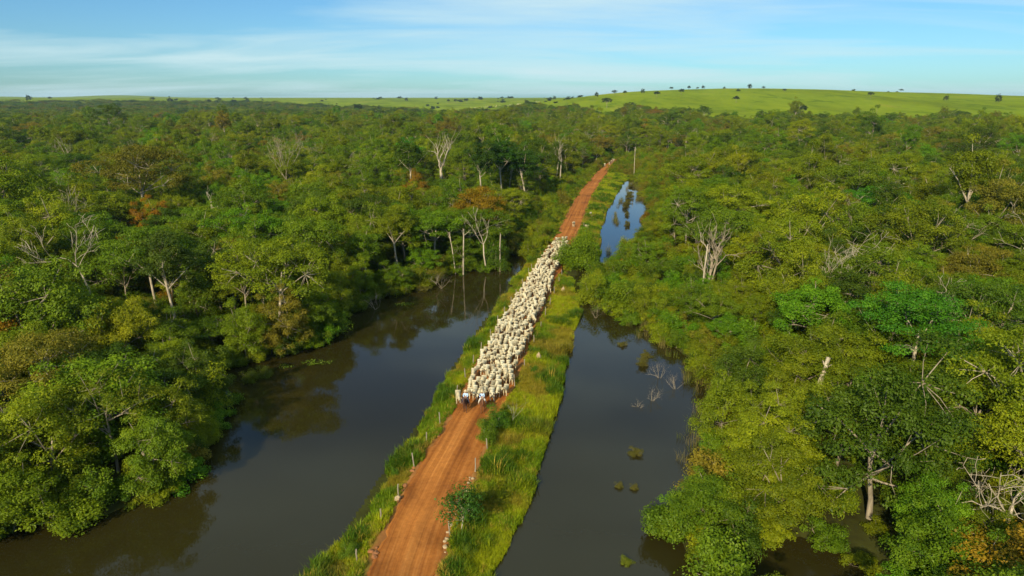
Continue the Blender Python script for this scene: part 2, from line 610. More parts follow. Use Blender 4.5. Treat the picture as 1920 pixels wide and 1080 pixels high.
def ground_z(x, y):
    x = np.asarray(x, float)
    y = np.asarray(y, float)
    sd_ = water_sd(x, y)
    r = np.hypot(x, y)
    land = 0.03 + np.clip(0.11 * sd_, 0, 0.42) + 0.25 * wob(x, y, 18) * sstep(1, 8, sd_)
    z = np.where(sd_ < 0, 0.03 + np.clip(0.6 * sd_, -1.4, 0), land)
    rd = road_d(x, y)
    bank = 0.95 * sstep(2.4, 0.2, rd) * sstep(0.2, 1.9, sd_ + 0.35 * wob(x, y, 1.6, 1))
    z = np.where(rd < 4, np.maximum(z, bank), z)
    b_ = x / np.maximum(np.abs(y), 1.0)
    front = (y > 0)
    # pasture country rising beyond the wood
    right = sstep(-0.12, 0.18, b_)
    far_r = 32 * sstep(700, 2100, r)
    far_l = 31.5 * sstep(1500, 3800, r)
    rise = far_l * (1 - right) + far_r * right
    rise = rise + 26 * np.exp(-(((x - 590) / 420) ** 2) - (((y - 1780) / 560) ** 2))
    rise = rise + 6 * np.exp(-(((x - 1250) / 500) ** 2) - (((y - 1700) / 400) ** 2))
    rise = rise + 7 * np.exp(-(((x - 190) / 170) ** 2) - (((y - 1500) / 300) ** 2))
    rise = rise + (0.5 + 2.5 * right) * wob(x, y, 520, 1) * sstep(700, 1800, r)
    rise = rise + (22 * np.exp(-(((b_ + 0.56) / 0.07) ** 2)) + 10 * np.exp(-(((b_ + 0.72) / 0.04) ** 2)) + 9 * np.exp(-(((b_ - 0.55) / 0.2) ** 2))) * sstep(5200, 7200, r)
    rise = rise + 3.0 * sstep(4500, 8000, r)
    return z + rise * front


# polar sheet reaching the horizon
n_r, n_a = 760, 400
rr = 16.0 * (9000 / 16.0) ** (np.arange(n_r) / (n_r - 1))
aa = np.concatenate([np.linspace(-56, 56, n_a), np.linspace(56, 304, 32)[1:-1]])
aa = np.radians(aa)
RG, AG = np.meshgrid(rr, aa, indexing='ij')
GX, GY = RG * np.sin(AG), RG * np.cos(AG)
GZ = ground_z(GX.ravel(), GY.ravel()).reshape(GX.shape)
rd_g = road_d(GX, GY)
GZ = np.where(rd_g < 0.0, GZ - 0.14, GZ)
sd_g = water_sd(GX.ravel(), GY.ravel()).reshape(GX.shape)
na = len(aa)
V = np.stack([GX, GY, GZ], -1).reshape(-1, 3)
V = np.concatenate([V, [[0, 0, 0.3]]])
ii = np.arange(n_r - 1)[:, None] * na
jj = np.arange(na)[None, :]
kk = (jj + 1) % na
Q = np.stack([ii + jj, ii + kk, ii + na + kk, ii + na + jj], -1).reshape(-1, 4)[:, ::-1]
C0 = np.stack([np.full(na, len(V) - 1), np.arange(na), (np.arange(na) + 1) % na], -1)[:, ::-1]
fl = forest_limit(GX, GY)
past_g = sstep(-0.03, 0.03, (RG - fl) / fl) * (GY > 0)
verge_g = (rd_g < 9) & (sd_g > 0) & (GY < 330)
past_g = np.maximum(past_g, np.where(verge_g, 0.45, 0))
soil_g = sstep(1.0, 0.2, rd_g + 0.5 * wob(GX, GY, 3.0, 2)) * (GY < 430)
me = mesh_np("ground", V, [Q, C0], [M_GROUND], smooth=True,
             attrs={"pasture": np.append(past_g.ravel(), 0), "soil": np.append(soil_g.ravel(), 0)})
tag(link("ground", me), kind="structure")

# water sheet
me = mesh_np("lake_water", np.array([(-150, -60, 0), (150, -60, 0), (150, 345, 0), (-150, 345, 0)], float), np.array([[0, 1, 2, 3]]), [M_WATER])
tag(link("water", me), kind="structure")

# road strip with ruts
ys = np.concatenate([np.arange(20, 180, 0.7), np.arange(180, 424, 1.6)])
uu = np.linspace(0, 1, 22)
YY, UU = np.meshgrid(ys, uu, indexing='ij')
wl_l = 0.45 * wob(ys * 0.9, ys * 0, 4.0, 1) + 0.25 * wob(ys * 3, ys * 0, 3.0, 3)
wl_r = 0.40 * wob(ys * 0.8, ys * 0 + 9, 4.0, 2) + 0.22 * wob(ys * 3, ys * 0 + 5, 3.0, 0)
XL, XR = road_l(ys) + wl_l, road_r(ys) + wl_r
XX = road_l(ys)[:, None] * (1 - UU) + road_r(ys)[:, None] * UU + wl_l[:, None] * np.clip(1 - UU * 7, 0, 1) + wl_r[:, None] * np.clip(1 - (1 - UU) * 7, 0, 1)
rut = -0.05 * (np.exp(-((UU - 0.3) / 0.07) ** 2) + np.exp(-((UU - 0.68) / 0.07) ** 2)) + 0.05 * np.exp(-((UU - 0.5) / 0.2) ** 2)
edge = -0.10 * (np.abs(UU - 0.5) > 0.48)
ZZ = 1.0 + rut + edge + 0.02 * wob(XX, YY, 2.5, 1)
V = np.stack([XX, YY, ZZ], -1).reshape(-1, 3)
nu = len(uu)
ii = np.arange(len(ys) - 1)[:, None] * nu
jj = np.arange(nu - 1)[None, :]
Q = np.stack([ii + jj, ii + jj + 1, ii + nu + jj + 1, ii + nu + jj], -1).reshape(-1, 4)
me = mesh_np("dirt_road", V, Q, [M_ROAD], smooth=True)
uvl = me.uv_layers.new(name="UVMap")
li = np.empty(len(me.loops), np.int32)
me.loops.foreach_get("vertex_index", li)
uvs = np.stack([UU.ravel()[li], YY.ravel()[li]], -1)
uvl.data.foreach_set("uv", uvs.astype(np.float32).ravel())
tag(link("dirt_road", me), kind="structure")


# ------------------------------------------------------------------ trees
def leaf_quads(P, Nn, L, W, rng):
    n_ = len(P)
    Nn = Nn / (np.linalg.norm(Nn, axis=1)[:, None] + 1e-9)
    rv = rng.normal(size=(n_, 3))
    U = np.cross(Nn, rv)
    U /= np.linalg.norm(U, axis=1)[:, None] + 1e-9
    W_ = np.cross(Nn, U)
    L = L[:, None]
    W = W[:, None]
    V_ = np.stack([P - U * L, P + W_ * W - Nn * L * 0.12, P + U * L - Nn * L * 0.25, P - W_ * W - Nn * L * 0.12], 1).reshape(-1, 3)
    return V_, np.arange(n_ * 4).reshape(-1, 4)


def build_tree(kind, seed, H=12.0, Rr=4.6, clusters=60, leaves=100, leaf=0.24, pale=False, trunk_r=0.2):
    """returns (trunk arrays, leaf arrays, leaf variation)"""
    rng = np.random.default_rng(seed)
    C = []
    lob = rng.uniform(0, 6.28, 4)
    if kind == 'dome':
        hb, hc, flat = H * 0.42, H * 0.52, 0.62
        while len(C) < clusters:
            d = rng.normal(size=3)
            d /= np.linalg.norm(d)
            if d[2] < -0.35:
                continue
            a = math.atan2(d[1], d[0])
            lobe = 1 + 0.22 * math.sin(2 * a + lob[0]) + 0.16 * math.sin(5 * a + lob[1]) + 0.14 * math.sin(4 * d[2] * 2 + 3 * a + lob[2])
            r = rng.uniform(0.62, 1.0) * lobe
            C.append((d[0] * r * Rr, d[1] * r * Rr, hb + hc * 0.42 + d[2] * r * hc * 0.62))
        rc = (0.95, 1.5)
    elif kind == 'full':
        hb, flat = H * 0.3, 0.62
        while len(C) < clusters:
            d = rng.normal(size=3)
            d /= np.linalg.norm(d)
            if d[2] < -0.75:
                continue
            a = math.atan2(d[1], d[0])
            lobe = 1 + 0.20 * math.sin(2 * a + lob[0]) + 0.16 * math.sin(5 * a + lob[1]) + 0.16 * math.sin(8 * d[2] + 3 * a + lob[2])
            r = rng.uniform(0.7, 1.02) * lobe
            C.append((d[0] * r * Rr, d[1] * r * Rr, H * 0.5 + d[2] * r * H * (0.47 if d[2] > 0 else 0.5)))
        rc = (0.95, 1.5)
    elif kind == 'umbrella':
        hb, flat = H * 0.5, 0.46
        while len(C) < clusters:
            a = rng.uniform(0, 6.28)
            lobe = 1 + 0.25 * math.sin(2 * a + lob[0]) + 0.2 * math.sin(5 * a + lob[1])
            q = math.sqrt(rng.uniform(0.0, 1))
            lay = rng.choice([0, 0, 0, 1, 1, 2])
            C.append((math.cos(a) * q * Rr * lobe, math.sin(a) * q * Rr * lobe,
                      H * 0.95 - (2.3 * q * q + lay * 1.5) * H / 12 + rng.normal() * 0.5))
        rc = (1.0, 1.6)
    elif kind == 'tall':
        hb, flat = H * 0.52, 0.7
        while len(C) < clusters:
            d = rng.normal(size=3)
            d /= np.linalg.norm(d)
            a = math.atan2(d[1], d[0])
            lobe = 1 + 0.3 * math.sin(3 * a + 5 * d[2] + lob[0])
            r = rng.uniform(0.5, 1.0) * lobe
            C.append((d[0] * r * Rr, d[1] * r * Rr, H * 0.76 + d[2] * r * H * 0.23))
        rc = (0.8, 1.3)
    elif kind == 'sparse':
        hb, flat = H * 0.4, 0.5
        while len(C) < clusters:
            d = rng.normal(size=3)
            d /= np.linalg.norm(d)
            if d[2] < -0.2:
                continue
            r = rng.uniform(0.55, 1.1)
            C.append((d[0] * r * Rr, d[1] * r * Rr, H * 0.6 + d[2] * r * H * 0.38))
        rc = (0.8, 1.3)
    else:  # shrub
        hb, flat = H * 0.12, 0.8
        while len(C) < clusters:
            d = rng.normal(size=3)
            d /= np.linalg.norm(d)
            d[2] = abs(d[2])
            a = math.atan2(d[1], d[0])
            lobe = 1 + 0.25 * math.sin(3 * a + lob[0]) + 0.15 * math.sin(7 * a + lob[1])
            r = rng.uniform(0.35, 1.0) * lobe
            C.append((d[0] * r * Rr, d[1] * r * Rr, 0.12 * H + d[2] * r * H * 0.8))
        rc = (0.16 * H, 0.27 * H)
    C = np.array(C)
    mb = MB()
    # trunk and limbs
    lean = rng.normal(size=2) * 0.05 * H
    top = np.array([lean[0], lean[1], hb + (H - hb) * 0.35])
    tp = [np.array([0, 0, -0.4]), np.array([lean[0] * 0.2 + rng.normal() * 0.12, lean[1] * 0.2 + rng.normal() * 0.12, hb * 0.45]), np.array([lean[0] * 0.6, lean[1] * 0.6, hb]), top]
    mb.tube(tp, [trunk_r * 1.5, trunk_r, trunk_r * 0.85, trunk_r * 0.45], 7)
    # limbs to far-apart clusters
    ends = [int(np.argmax(np.hypot(C[:, 0], C[:, 1])))]
    nl = {'dome': 8, 'full': 8, 'umbrella': 9, 'tall': 6, 'sparse': 11, 'shrub': 6}[kind]
    dmin = np.linalg.norm(C - C[ends[0]], axis=1)
    while len(ends) < nl:
        k = int(np.argmax(dmin))
        ends.append(k)
        dmin = np.minimum(dmin, np.linalg.norm(C - C[k], axis=1))
    mids = []
    for k in ends:
        s_t = rng.uniform(0.75, 1.0) if kind != 'shrub' else 0.1
        base = tp[1] * (1 - s_t) + tp[2] * s_t if rng.random() < 0.6 else tp[2] * 0.5 + top * 0.5
        e = C[k]
        mid = base * 0.45 + e * 0.55 + np.array([rng.normal() * 0.3, rng.normal() * 0.3, 0.03 * H])
        mids.append((mid, e))
        mb.tube([base, base * 0.75 + mid * 0.25 + rng.normal(size=3) * 0.12, mid, e], [trunk_r * 0.5, trunk_r * 0.42, trunk_r * 0.3, trunk_r * 0.12], 5)
    for i in range(len(C)):
        if i in ends or rng.random() < (0.25 if kind in ('umbrella', 'sparse') else 0.5):
            continue
        j = int(np.argmin([np.linalg.norm(C[i] - m_) for m_, _ in mids]))
        m_ = mids[j][0] * 0.8 + mids[j][1] * 0.2
        mb.tube([m_, (m_ + C[i]) / 2 + rng.normal(size=3) * 0.15, C[i]], [trunk_r * 0.2, trunk_r * 0.14, trunk_r * 0.06], 4, cap=False)
    # leaves
    LP, LN, LV = [], [], []
    for i, c_ in enumerate(C):
        rad = rng.uniform(*rc)
        k = max(6, int(leaves * rng.uniform(0.6, 1.3) * (rad / np.mean(rc)) ** 1.6))
        d = rng.normal(size=(k, 3))
        d /= np.linalg.norm(d, axis=1)[:, None]
        d[:, 2] = np.where((d[:, 2] < -0.3) & (rng.random(k) < 0.65), -d[:, 2], d[:, 2])
        u = rng.uniform(0.25, 1, k) ** 0.55
        off = d * u[:, None] * rad
        off *= np.array([1, 1, flat])
        # ragged, lumpy edge on the cluster
        off *= (1 + 0.35 * np.sin(5 * d[:, :1] + i) * np.cos(4 * d[:, 1:2] + 2 * i))
        LP.append(c_ + off)
        nn = d * np.array([0.8, 0.8, 0.5]) + np.array([0, 0, 0.85]) + rng.normal(size=(k, 3)) * 0.45
        LN.append(nn)
        LV.append(np.clip(rng.normal(0.5, 0.13) + rng.normal(size=k) * 0.16, 0, 1))
    P = np.concatenate(LP)
    P[:, 2] = np.maximum(P[:, 2], 0.05)
    Nn = np.concatenate(LN)
    va = np.concatenate(LV)
    L = leaf * rng.uniform(0.7, 1.35, len(P))
    LVt, LF = leaf_quads(P, Nn, L, L * rng.uniform(0.42, 0.6, len(P)), rng)
    return mb.arrays(), (LVt, LF), np.repeat(va, 4)


class Proto:
    pass


def make_proto(name, kind, seed, bark=None, **kw):
    p = Proto()
    (tv, tq, tt), (lv, lf), va = build_tree(kind, seed, **kw)
    bark = bark or M_BARK
    p.kind = kind
    p.H = kw.get('H', 12.0)
    p.trunk = mesh_np("trunk", tv, [tq, tt], [bark], smooth=True)
    p.crown = mesh_np("crown", lv, lf, [M_LEAF], attrs={"leaf_var": va})
    nt_ = len(tv)
    joined = mesh_np(name, np.concatenate([tv, lv]), [tq, tt, lf + nt_], [bark, M_LEAF],
                     mat_idx=np.concatenate([np.zeros(len(tq) + len(tt)), np.ones(len(lf))]),
                     attrs={"leaf_var": np.concatenate([np.full(nt_, 0.5), va])})
    p.obj = bpy.data.objects.new(name, joined)
    return p


DOME = [make_proto("wood_a%02d" % i, kd, 100 + i, bark=(M_PALE if i == 2 else M_BARK), H=h, Rr=r_, clusters=c_, leaves=int(lv_ * 1.42), leaf=0.122)
        for i, (kd, h, r_, c_, lv_) in enumerate([('dome', 12, 4.8, 84, 230), ('full', 12, 4.5, 100, 215), ('dome', 11, 5.4, 96, 210), ('full', 13, 5.0, 112, 215), ('full', 10.5, 4.6, 96, 215), ('dome', 12.5, 5.6, 92, 220), ('full', 11.5, 5.2, 108, 205)])]
FULL = [p for p in DOME if p.kind == 'full']
UMB = [make_proto("wood_b%02d" % i, 'umbrella', 200 + i, bark=(M_PALE if i % 2 else M_BARK), H=h, Rr=r_, clusters=c_, leaves=int(lv_ * 1.42), leaf=0.118)
       for i, (h, r_, c_, lv_) in enumerate([(12, 5.8, 84, 190), (13, 6.6, 96, 185), (11, 5.4, 78, 195), (14, 6.2, 88, 190)])]
TALL = [make_proto("wood_c%02d" % i, 'tall', 300 + i, bark=M_PALE, H=h, Rr=r_, clusters=60, leaves=297, leaf=0.122)
        for i, (h, r_) in enumerate([(16, 3.6), (17, 4.2), (15, 3.4)])]
SPARSE = [make_proto("wood_d%02d" % i, 'sparse', 400 + i, bark=M_GREYBARK, H=h, Rr=r_, clusters=56, leaves=141, leaf=0.11, trunk_r=0.14)
          for i, (h, r_) in enumerate([(13, 4.8), (12, 5.2), (14, 4.4)])]
SHRUB = [make_proto("wood_e%02d" % i, 'shrub', 500 + i, bark=M_GREYBARK, H=h, Rr=r_, clusters=c_, leaves=202, leaf=0.11, trunk_r=0.07)
         for i, (h, r_, c_) in enumerate([(4.0, 2.4, 36), (4.5, 2.2, 34), (3.4, 2.7, 38), (5.0, 2.5, 38)])]
WOOD = DOME + UMB + TALL + SPARSE + SHRUB
PI_OF = {id(p): i for i, p in enumerate(WOOD)}

PALETTE = {  # name: tint (leaf albedo)
    'olive green': (0.1544, 0.1989, 0.0060),
    'mid green': (0.1123, 0.1808, 0.0065),
    'bright green': (0.1100, 0.2237, 0.0065),
    'dark green': (0.0702, 0.1186, 0.0070),
    'yellowish green': (0.1989, 0.2396, 0.0060),
    'orange brown': (0.2515, 0.1582, 0.0080),
    'brownish olive': (0.1849, 0.1672, 0.0140),
}
PNAMES = list(PALETTE)


def pick_tint(rng, w=(0.37, 0.27, 0.07, 0.09, 0.12, 0.005, 0.075)):
    k = rng.choice(len(PNAMES), p=np.array(w) / sum(w))
    t = np.array(PALETTE[PNAMES[k]]) * rng.uniform(0.85, 1.18)
    t = t * rng.uniform(0.93, 1.07, 3)
    return PNAMES[k], t


# zones of low growth (metres)
LOW_ZONES = [np.array(z) for z in (
    [(4.5, 147), (-2, 163), (-2, 178), (2, 205), (8, 250), (18, 300), (34, 345), (52, 385), (70, 425), (66, 424), (50, 373), (35, 305), (24, 254), (18, 218), (10, 166), (6, 148)],
    [(42, 217), (46, 254), (53, 304), (57, 326), (72, 345), (78, 318), (66, 262), (56, 218), (47, 185), (34, 170), (33, 182)],
    [(13, 121), (17, 140), (27, 158), (37, 160), (42, 135), (44, 112), (42, 88), (34, 76), (27, 72), (24, 79), (25, 86), (21, 96), (20, 103), (16, 111)],
    [(57, 326), (40, 345), (60, 430), (110, 460), (110, 380), (80, 340)],
)]


def in_low(x, y):
    r = np.zeros(x.shape, bool)
    for z in LOW_ZONES:
        r |= inside(z, x, y)
    return r


def poisson(xs, ys, dmin, occupied=None):
    """dart throwing over candidates; dmin array per candidate"""
    cell = float(dmin.max())
    grid = {}
    keep = []
    if occupied is not None:
        for (x, y, d) in occupied:
            grid.setdefault((int(x // cell), int(y // cell)), []).append((x, y, d))
    for i in range(len(xs)):
        x, y, d = xs[i], ys[i], dmin[i]
        cx, cy = int(x // cell), int(y // cell)
        ok = True
        for a in (-1, 0, 1):
            for b2 in (-1, 0, 1):
                for (px, py, pd) in grid.get((cx + a, cy + b2), ()):
                    dd = 0.5 * (d + pd)
                    if (px - x) ** 2 + (py - y) ** 2 < dd * dd:
                        ok = False
                        break
                if not ok:
                    break
            if not ok:
                break
        if ok:
            grid.setdefault((cx, cy), []).append((x, y, d))
            keep.append(i)
    return np.array(keep, int)


def ring_candidates(r0, r1, n_, a0=-46, a1=46):
    r = np.sqrt(RNG.uniform(r0 * r0, r1 * r1, n_))
    a = np.radians(RNG.uniform(a0, a1, n_))
    return r * np.sin(a), r * np.cos(a)


# places kept free for hand-placed trees: (x, y, clearance)
KEEP = [(-66.7, 105.8, 5), (-50.9, 98.2, 5), (14.5, 144, 6), (37.2, 124.7, 6), (-10, 138.9, 3), (-5.5, 142, 3), (-2.6, 142, 3),
        (-27, 262, 6), (-9.6, 222, 5), (-4.1, 230, 5), (33.1, 68.8, 3), (39.2, 46.3, 4), (22.5, 43, 8)]

trees = []      # (x, y, proto, scale, zscale, rot, colour name, tint)
# near and middle wood
for (r0, r1, n_, dm, smul) in ((34, 190, 14000, 4.7, 1.0), (190, 420, 14000, 6.0, 1.02), (420, 900, 20000, 8.0, 1.15)):
    xs, ys_ = ring_candidates(r0, r1, n_)
    ok = (ys_ > 30) & (water_sd(xs, ys_) > 0.3) & (road_d(xs, ys_) > 3.5)
    ok &= ~((road_d(xs, ys_) < 9) & (ys_ < 150)) & ~in_low(xs, ys_)
    ok &= ~((ys_ < 335) & (xs > road_l(ys_)) & (xs < np.interp(ys_, VERGE_R[:, 1], VERGE_R[:, 0]) + 1.5))
    ok &= np.hypot(xs, ys_) < forest_limit(xs, ys_)
    xs, ys_ = xs[ok], ys_[ok]
    dmn = dm * RNG.uniform(0.75, 1.5, len(xs))
    occ = [(x, y, 2 * d - dm) for x, y, d in KEEP]
    for i in poisson(xs, ys_, dmn, occ):
        x, y = float(xs[i]), float(ys_[i])
        sdw = float(water_sd(np.array([x]), np.array([y]))[0])
        size = dmn[i] / dm
        u = RNG.random()
        fam = (DOME if u < 0.62 else UMB if u < 0.80 else SPARSE if u < 0.93 else FULL) if y < 100 else (DOME if u < 0.52 else UMB if u < 0.74 else TALL if u < 0.82 else SPARSE)
        if sdw < 5.0 and r0 < 200:
            fam = FULL
            s = RNG.uniform(0.5, 0.72) * (1 + 0.06 * sdw)
        else:
            s = RNG.uniform(0.64, 1.02) * size ** 0.8 * smul
            if RNG.random() < 0.10:
                s *= RNG.uniform(1.2, 1.4)
        cname, t = pick_tint(RNG)
        pr = fam[RNG.integers(len(fam))]
        trees.append((x, y, pr, s, s * RNG.uniform(0.72, 1.22), RNG.uniform(0, 6.28), cname, t))

# the wood is low in front of the tall skeletons and trunks, so that they stand clear
CLEAR = [(-27, 262, 5.5, 5), (-9.6, 224, 7.5, 3.2), (-3.6, 232, 7.0, 3.2), (-66.7, 105.8, 4.0, 3.5), (-50.9, 98.2, 3.0, 3), (37.2, 124.7, 4.0, 4.5), (-78.4, 238, 8, 4), (-83, 186, 6.5, 4),
         (-86, 161, 5, 5), (57, 320, 3.5, 2.5), (84, 128, 9, 5), (58.8, 108, 9, 5), (56, 84, 9, 4.5), (92, 120, 9, 4), (39.3, 46.8, 3, 5), (32.6, 69.5, 4.5, 3), (-10, 139, 0.5, 4), (-5.5, 142, 0.5, 3), (-2.6, 141.6, 0, 2), (14.9, 144.5, 0, 5),
         (-204, 315, 11, 4), (84, 92, 6, 6), (48, 76, 5, 6), (21, 300, 8, 4), (-31, 222, 7, 4), (4.5, 236, 5, 5)]


def lowered(x, y, pr, sz, rad):
    f_ = 1.0
    for hx, hy, zv, hw in CLEAR:
        if y > hy - 2 or y < 0.35 * hy:
            continue
        if abs(x - hx * y / hy) > hw * y / hy + 0.75 * rad:
            continue
        lim = CAM_H - (CAM_H - zv) * y / hy
        f_ = min(f_, lim / (pr.H * sz))
    return f_


kept = []
for (x, y, pr, s, sz, rot, cname, t) in trees:
    if pr.kind == 'shrub' and y < 335 and road_l(y) < x < np.interp(y, VERGE_R[:, 1], VERGE_R[:, 0]) + 0.8:
        continue
    if (pr.kind != 'shrub' and 10 < x < 26 or 10 < x < 20) and 126 < y < 150:
        continue
    if 10 < x < 26 and 126 < y < 150:
        if RNG.random() < 0.35:
            continue
        s, sz = s * 0.6, min(sz * 0.5, 0.45)
    elif 20 < x < 37 and 145 < y < 186 and x < 0.27 * y - 7.5:
        sz = min(sz * 0.5, 0.5)
    kept.append((x, y, pr, s, sz, rot, cname, t))
trees = kept
kept = []
for (x, y, pr, s, sz, rot, cname, t) in trees:
    f_ = lowered(x, y, pr, sz, 5.0 * s)
    if f_ < 0.3:
        continue
    if f_ < 1:
        sz *= f_
        s *= max(f_, 0.55) ** 0.6
    kept.append((x, y, pr, s, sz, rot, cname, t))
trees = kept

# shrubs hanging over the banks
fr = []
for poly in (SHORE_L, SHORE_R):
    for (ax, ay), (bx_, by_) in zip(poly[:-1], poly[1:]):
        ln_ = math.hypot(bx_ - ax, by_ - ay)
        for k in range(int(ln_ / 0.5)):
            t = RNG.random()
            fr.append((ax + (bx_ - ax) * t + RNG.normal() * 1.3, ay + (by_ - ay) * t + RNG.normal() * 1.3))
fr = np.array(fr)
sdw = water_sd(fr[:, 0], fr[:, 1])
fr = fr[(sdw > np.where((fr[:, 0] > 0) & (fr[:, 1] > 56), 0.2, -1.0)) & (fr[:, 1] > 36) & (road_d(fr[:, 0], fr[:, 1]) > 4) & ~((fr[:, 0] > np.interp(fr[:, 1], VERGE_L[:, 1], VERGE_L[:, 0]) - 3) & (fr[:, 0] < np.interp(fr[:, 1], VERGE_R[:, 1], VERGE_R[:, 0]) + 2)) & (np.hypot(fr[:, 0] - 14.5, fr[:, 1] - 144) > 6) & (np.hypot(fr[:, 0] + 41, fr[:, 1] - 84) > 4.5)]
for i in poisson(fr[:, 0], fr[:, 1], 2.3 * RNG.uniform(0.75, 1.4, len(fr))):
    cname, t = pick_tint(RNG, (0.33, 0.24, 0.08, 0.05, 0.22, 0.005, 0.075))
    s = RNG.uniform(0.55, 1.15) * (0.75 if fr[i, 1] > 160 else 1.0)
    if fr[i, 0] > 19 and 60 < fr[i, 1] < 100:
        s *= 0.75
    if 10 < fr[i, 0] < 21 and 128 < fr[i, 1] < 152:
        continue
    if 10 < fr[i, 0] < 37 and 122 < fr[i, 1] < 186:
        s *= 0.5
    trees.append((float(fr[i, 0]), float(fr[i, 1]), SHRUB[RNG.integers(4)], s, s * RNG.uniform(0.8, 1.2), RNG.uniform(0, 6.28), cname, t))

# far wood: only the tops show
far_pts = []
for (r0, r1, n_, dm, smul) in ((900, 2000, 26000, 13.0, 1.5), (2000, 3900, 26000, 24.0, 2.6)):
    xs, ys_ = ring_candidates(r0, r1, n_, -44, 44)
    ok = np.hypot(xs, ys_) < forest_limit(xs, ys_)
    xs, ys_ = xs[ok], ys_[ok]
    dmn = dm * RNG.uniform(0.75, 1.35, len(xs))
    for i in poisson(xs, ys_, dmn):
        fam = DOME if RNG.random() < 0.7 else UMB
        s = smul * RNG.uniform(0.75, 1.2)
        cname, t = pick_tint(RNG, (0.3, 0.25, 0.03, 0.2, 0.1, 0.01, 0.11))
        trees.append((float(xs[i]), float(ys_[i]), fam[RNG.integers(len(fam))], s, RNG.uniform(0.7, 1.15), RNG.uniform(0, 6.28), cname, t))

# low growth in the open zones
for zi, z in enumerate(LOW_ZONES):
    lo, hi = z.min(0), z.max(0)
    n_ = int((hi[0] - lo[0]) * (hi[1] - lo[1]) * 0.7)
    xs, ys_ = RNG.uniform(lo[0], hi[0], n_), RNG.uniform(lo[1], hi[1], n_)
    ok = inside(z, xs, ys_) & (road_d(xs, ys_) > 1.6) & (water_sd(xs, ys_) > (-1.5 if zi in (1, 2) else 0.2))
    ok &= np.hypot(xs - 14.5, ys_ - 144) > 6
    xs, ys_ = xs[ok], ys_[ok]
    dmn = (2.7 if zi != 2 else 2.5) * RNG.uniform(0.75, 1.4, len(xs))
    for i in poisson(xs, ys_, dmn):
        w = (0.33, 0.15, 0.05, 0.03, 0.26, 0.008, 0.172) if zi != 2 else (0.30, 0.27, 0.10, 0.05, 0.20, 0.004, 0.076)
        cname, t = pick_tint(RNG, w)
        s = RNG.uniform(0.45, 0.95) if zi in (0, 1) else RNG.uniform(0.55, 1.15)
        pr = SHRUB[RNG.integers(len(SHRUB))]
        if zi == 2 and xs[i] > 27 and RNG.random() < 0.18:
            pr, s = DOME[RNG.integers(6)], RNG.uniform(0.4, 0.6)
        trees.append((float(xs[i]), float(ys_[i]), pr, s, s * RNG.uniform(0.8, 1.15), RNG.uniform(0, 6.28), cname, t))


def project(x, y, z):
    """picture position as fractions of the frame, for deciding what is in view"""
    p = R(15.65)
    dy, dz = y, z - CAM_H
    dep = dy * math.cos(p) - dz * math.sin(p)
    up = dy * math.sin(p) + dz * math.cos(p)
    f = 1274 / 1920
    return 0.5 + f * x / dep, 0.5 - f * up / dep * 1920 / 1080, dep


# landmarks for describing where a tree grows
MARKS = [
    (-45, 58, 'over the water on the near lake bank'),
    (-44, 84, 'by the narrow inlet of the lake'),
    (-58, 74, 'in the wood behind the near lake bank'),
    (-80, 88, 'in the wood well behind the near lake bank'),
    (-66, 106, 'around the tall leaning pale tree'),
    (-46, 100, 'around the straight pale trunk by the lake'),
    (-33, 108, 'on the lake bank past the inlet'),
    (-45, 125, 'in the wood behind the lake bank'),
    (-90, 135, 'in the deep wood beyond the leaning pale tree'),
    (-24, 130, 'by the far lake bank with bare shrubs'),
    (-8, 152, 'by the pale poles at the lake head'),
    (-30, 160, 'in the wood beyond the lake head'),
    (-65, 165, 'in the wood far beyond the inlet'),
    (-110, 180, 'in the far wood beyond the lake'),
    (-10, 200, 'below the tall pale-trunked trees'),
    (-40, 200, 'before the great white dead tree'),
    (14, 50, 'hanging over the near channel bank'),
    (26, 58, 'on the near channel bank'),
    (38, 52, 'in the wood by the twisted bare branches'),
    (34, 70, 'around the sloping pale trunk'),
    (50, 66, 'in the wood near the sloping pale trunk'),
    (27, 86, 'among the reeds of the channel'),
    (42, 88, 'in the wood behind the channel reeds'),
    (62, 88, 'around the crooked bare branches in the wood'),
    (26, 118, 'in the scrub on the channel bank'),
    (38, 126, 'around the clump of grey dead trunks'),
    (58, 118, 'in the wood near the grey dead trunks'),
    (86, 130, 'around the brown forked trunk'),
    (110, 120, 'in the deep wood past the brown trunk'),
    (19, 110, 'where the channel narrows'),
    (32, 108, 'on the scrub slope above the narrows'),
    (22, 130, 'in the scrub before the crossing'),
    (34, 142, 'in the scrub behind the pale snapped pole'),
    (40, 110, 'at the upper edge of the channel scrub'),
    (31, 94, 'behind the drowned twigs of the channel'),
    (34, 80, 'at the landward end of the reeds'),
    (24, 80, 'at the near end of the reeds'),
    (-31, 97, 'where the lake bank juts out'),
    (-28, 118, 'in the bay of the lake bank'),
    (-110, 130, 'at the outer side of the deep lake wood'),
    (-85, 115, 'just beyond the leaning pale tree'),
    (-100, 155, 'in the deep wood before the orange tree'),
    (-75, 145, 'before the orange leaved tree'),
    (24, 150, 'by the round tree at the crossing'),
    (45, 160, 'by the upper channel pool'),
    (70, 165, 'in the wood beyond the grey dead trunks'),
    (105, 175, 'in the far wood beyond the brown trunk'),
    (50, 210, 'along the upper channel'),
    (85, 230, 'in the far wood behind the upper channel'),
    (8, 175, 'in the scrub beside the red road'),
    (10, 240, 'in the scrub along the far red road'),
]
MX = np.array([(a, b2) for a, b2, _ in MARKS])
FORM = {'dome': 'broad domed', 'full': 'full bushy crowned', 'umbrella': 'flat topped spreading', 'tall': 'tall narrow', 'sparse': 'thin crowned', 'shrub': 'bushy'}
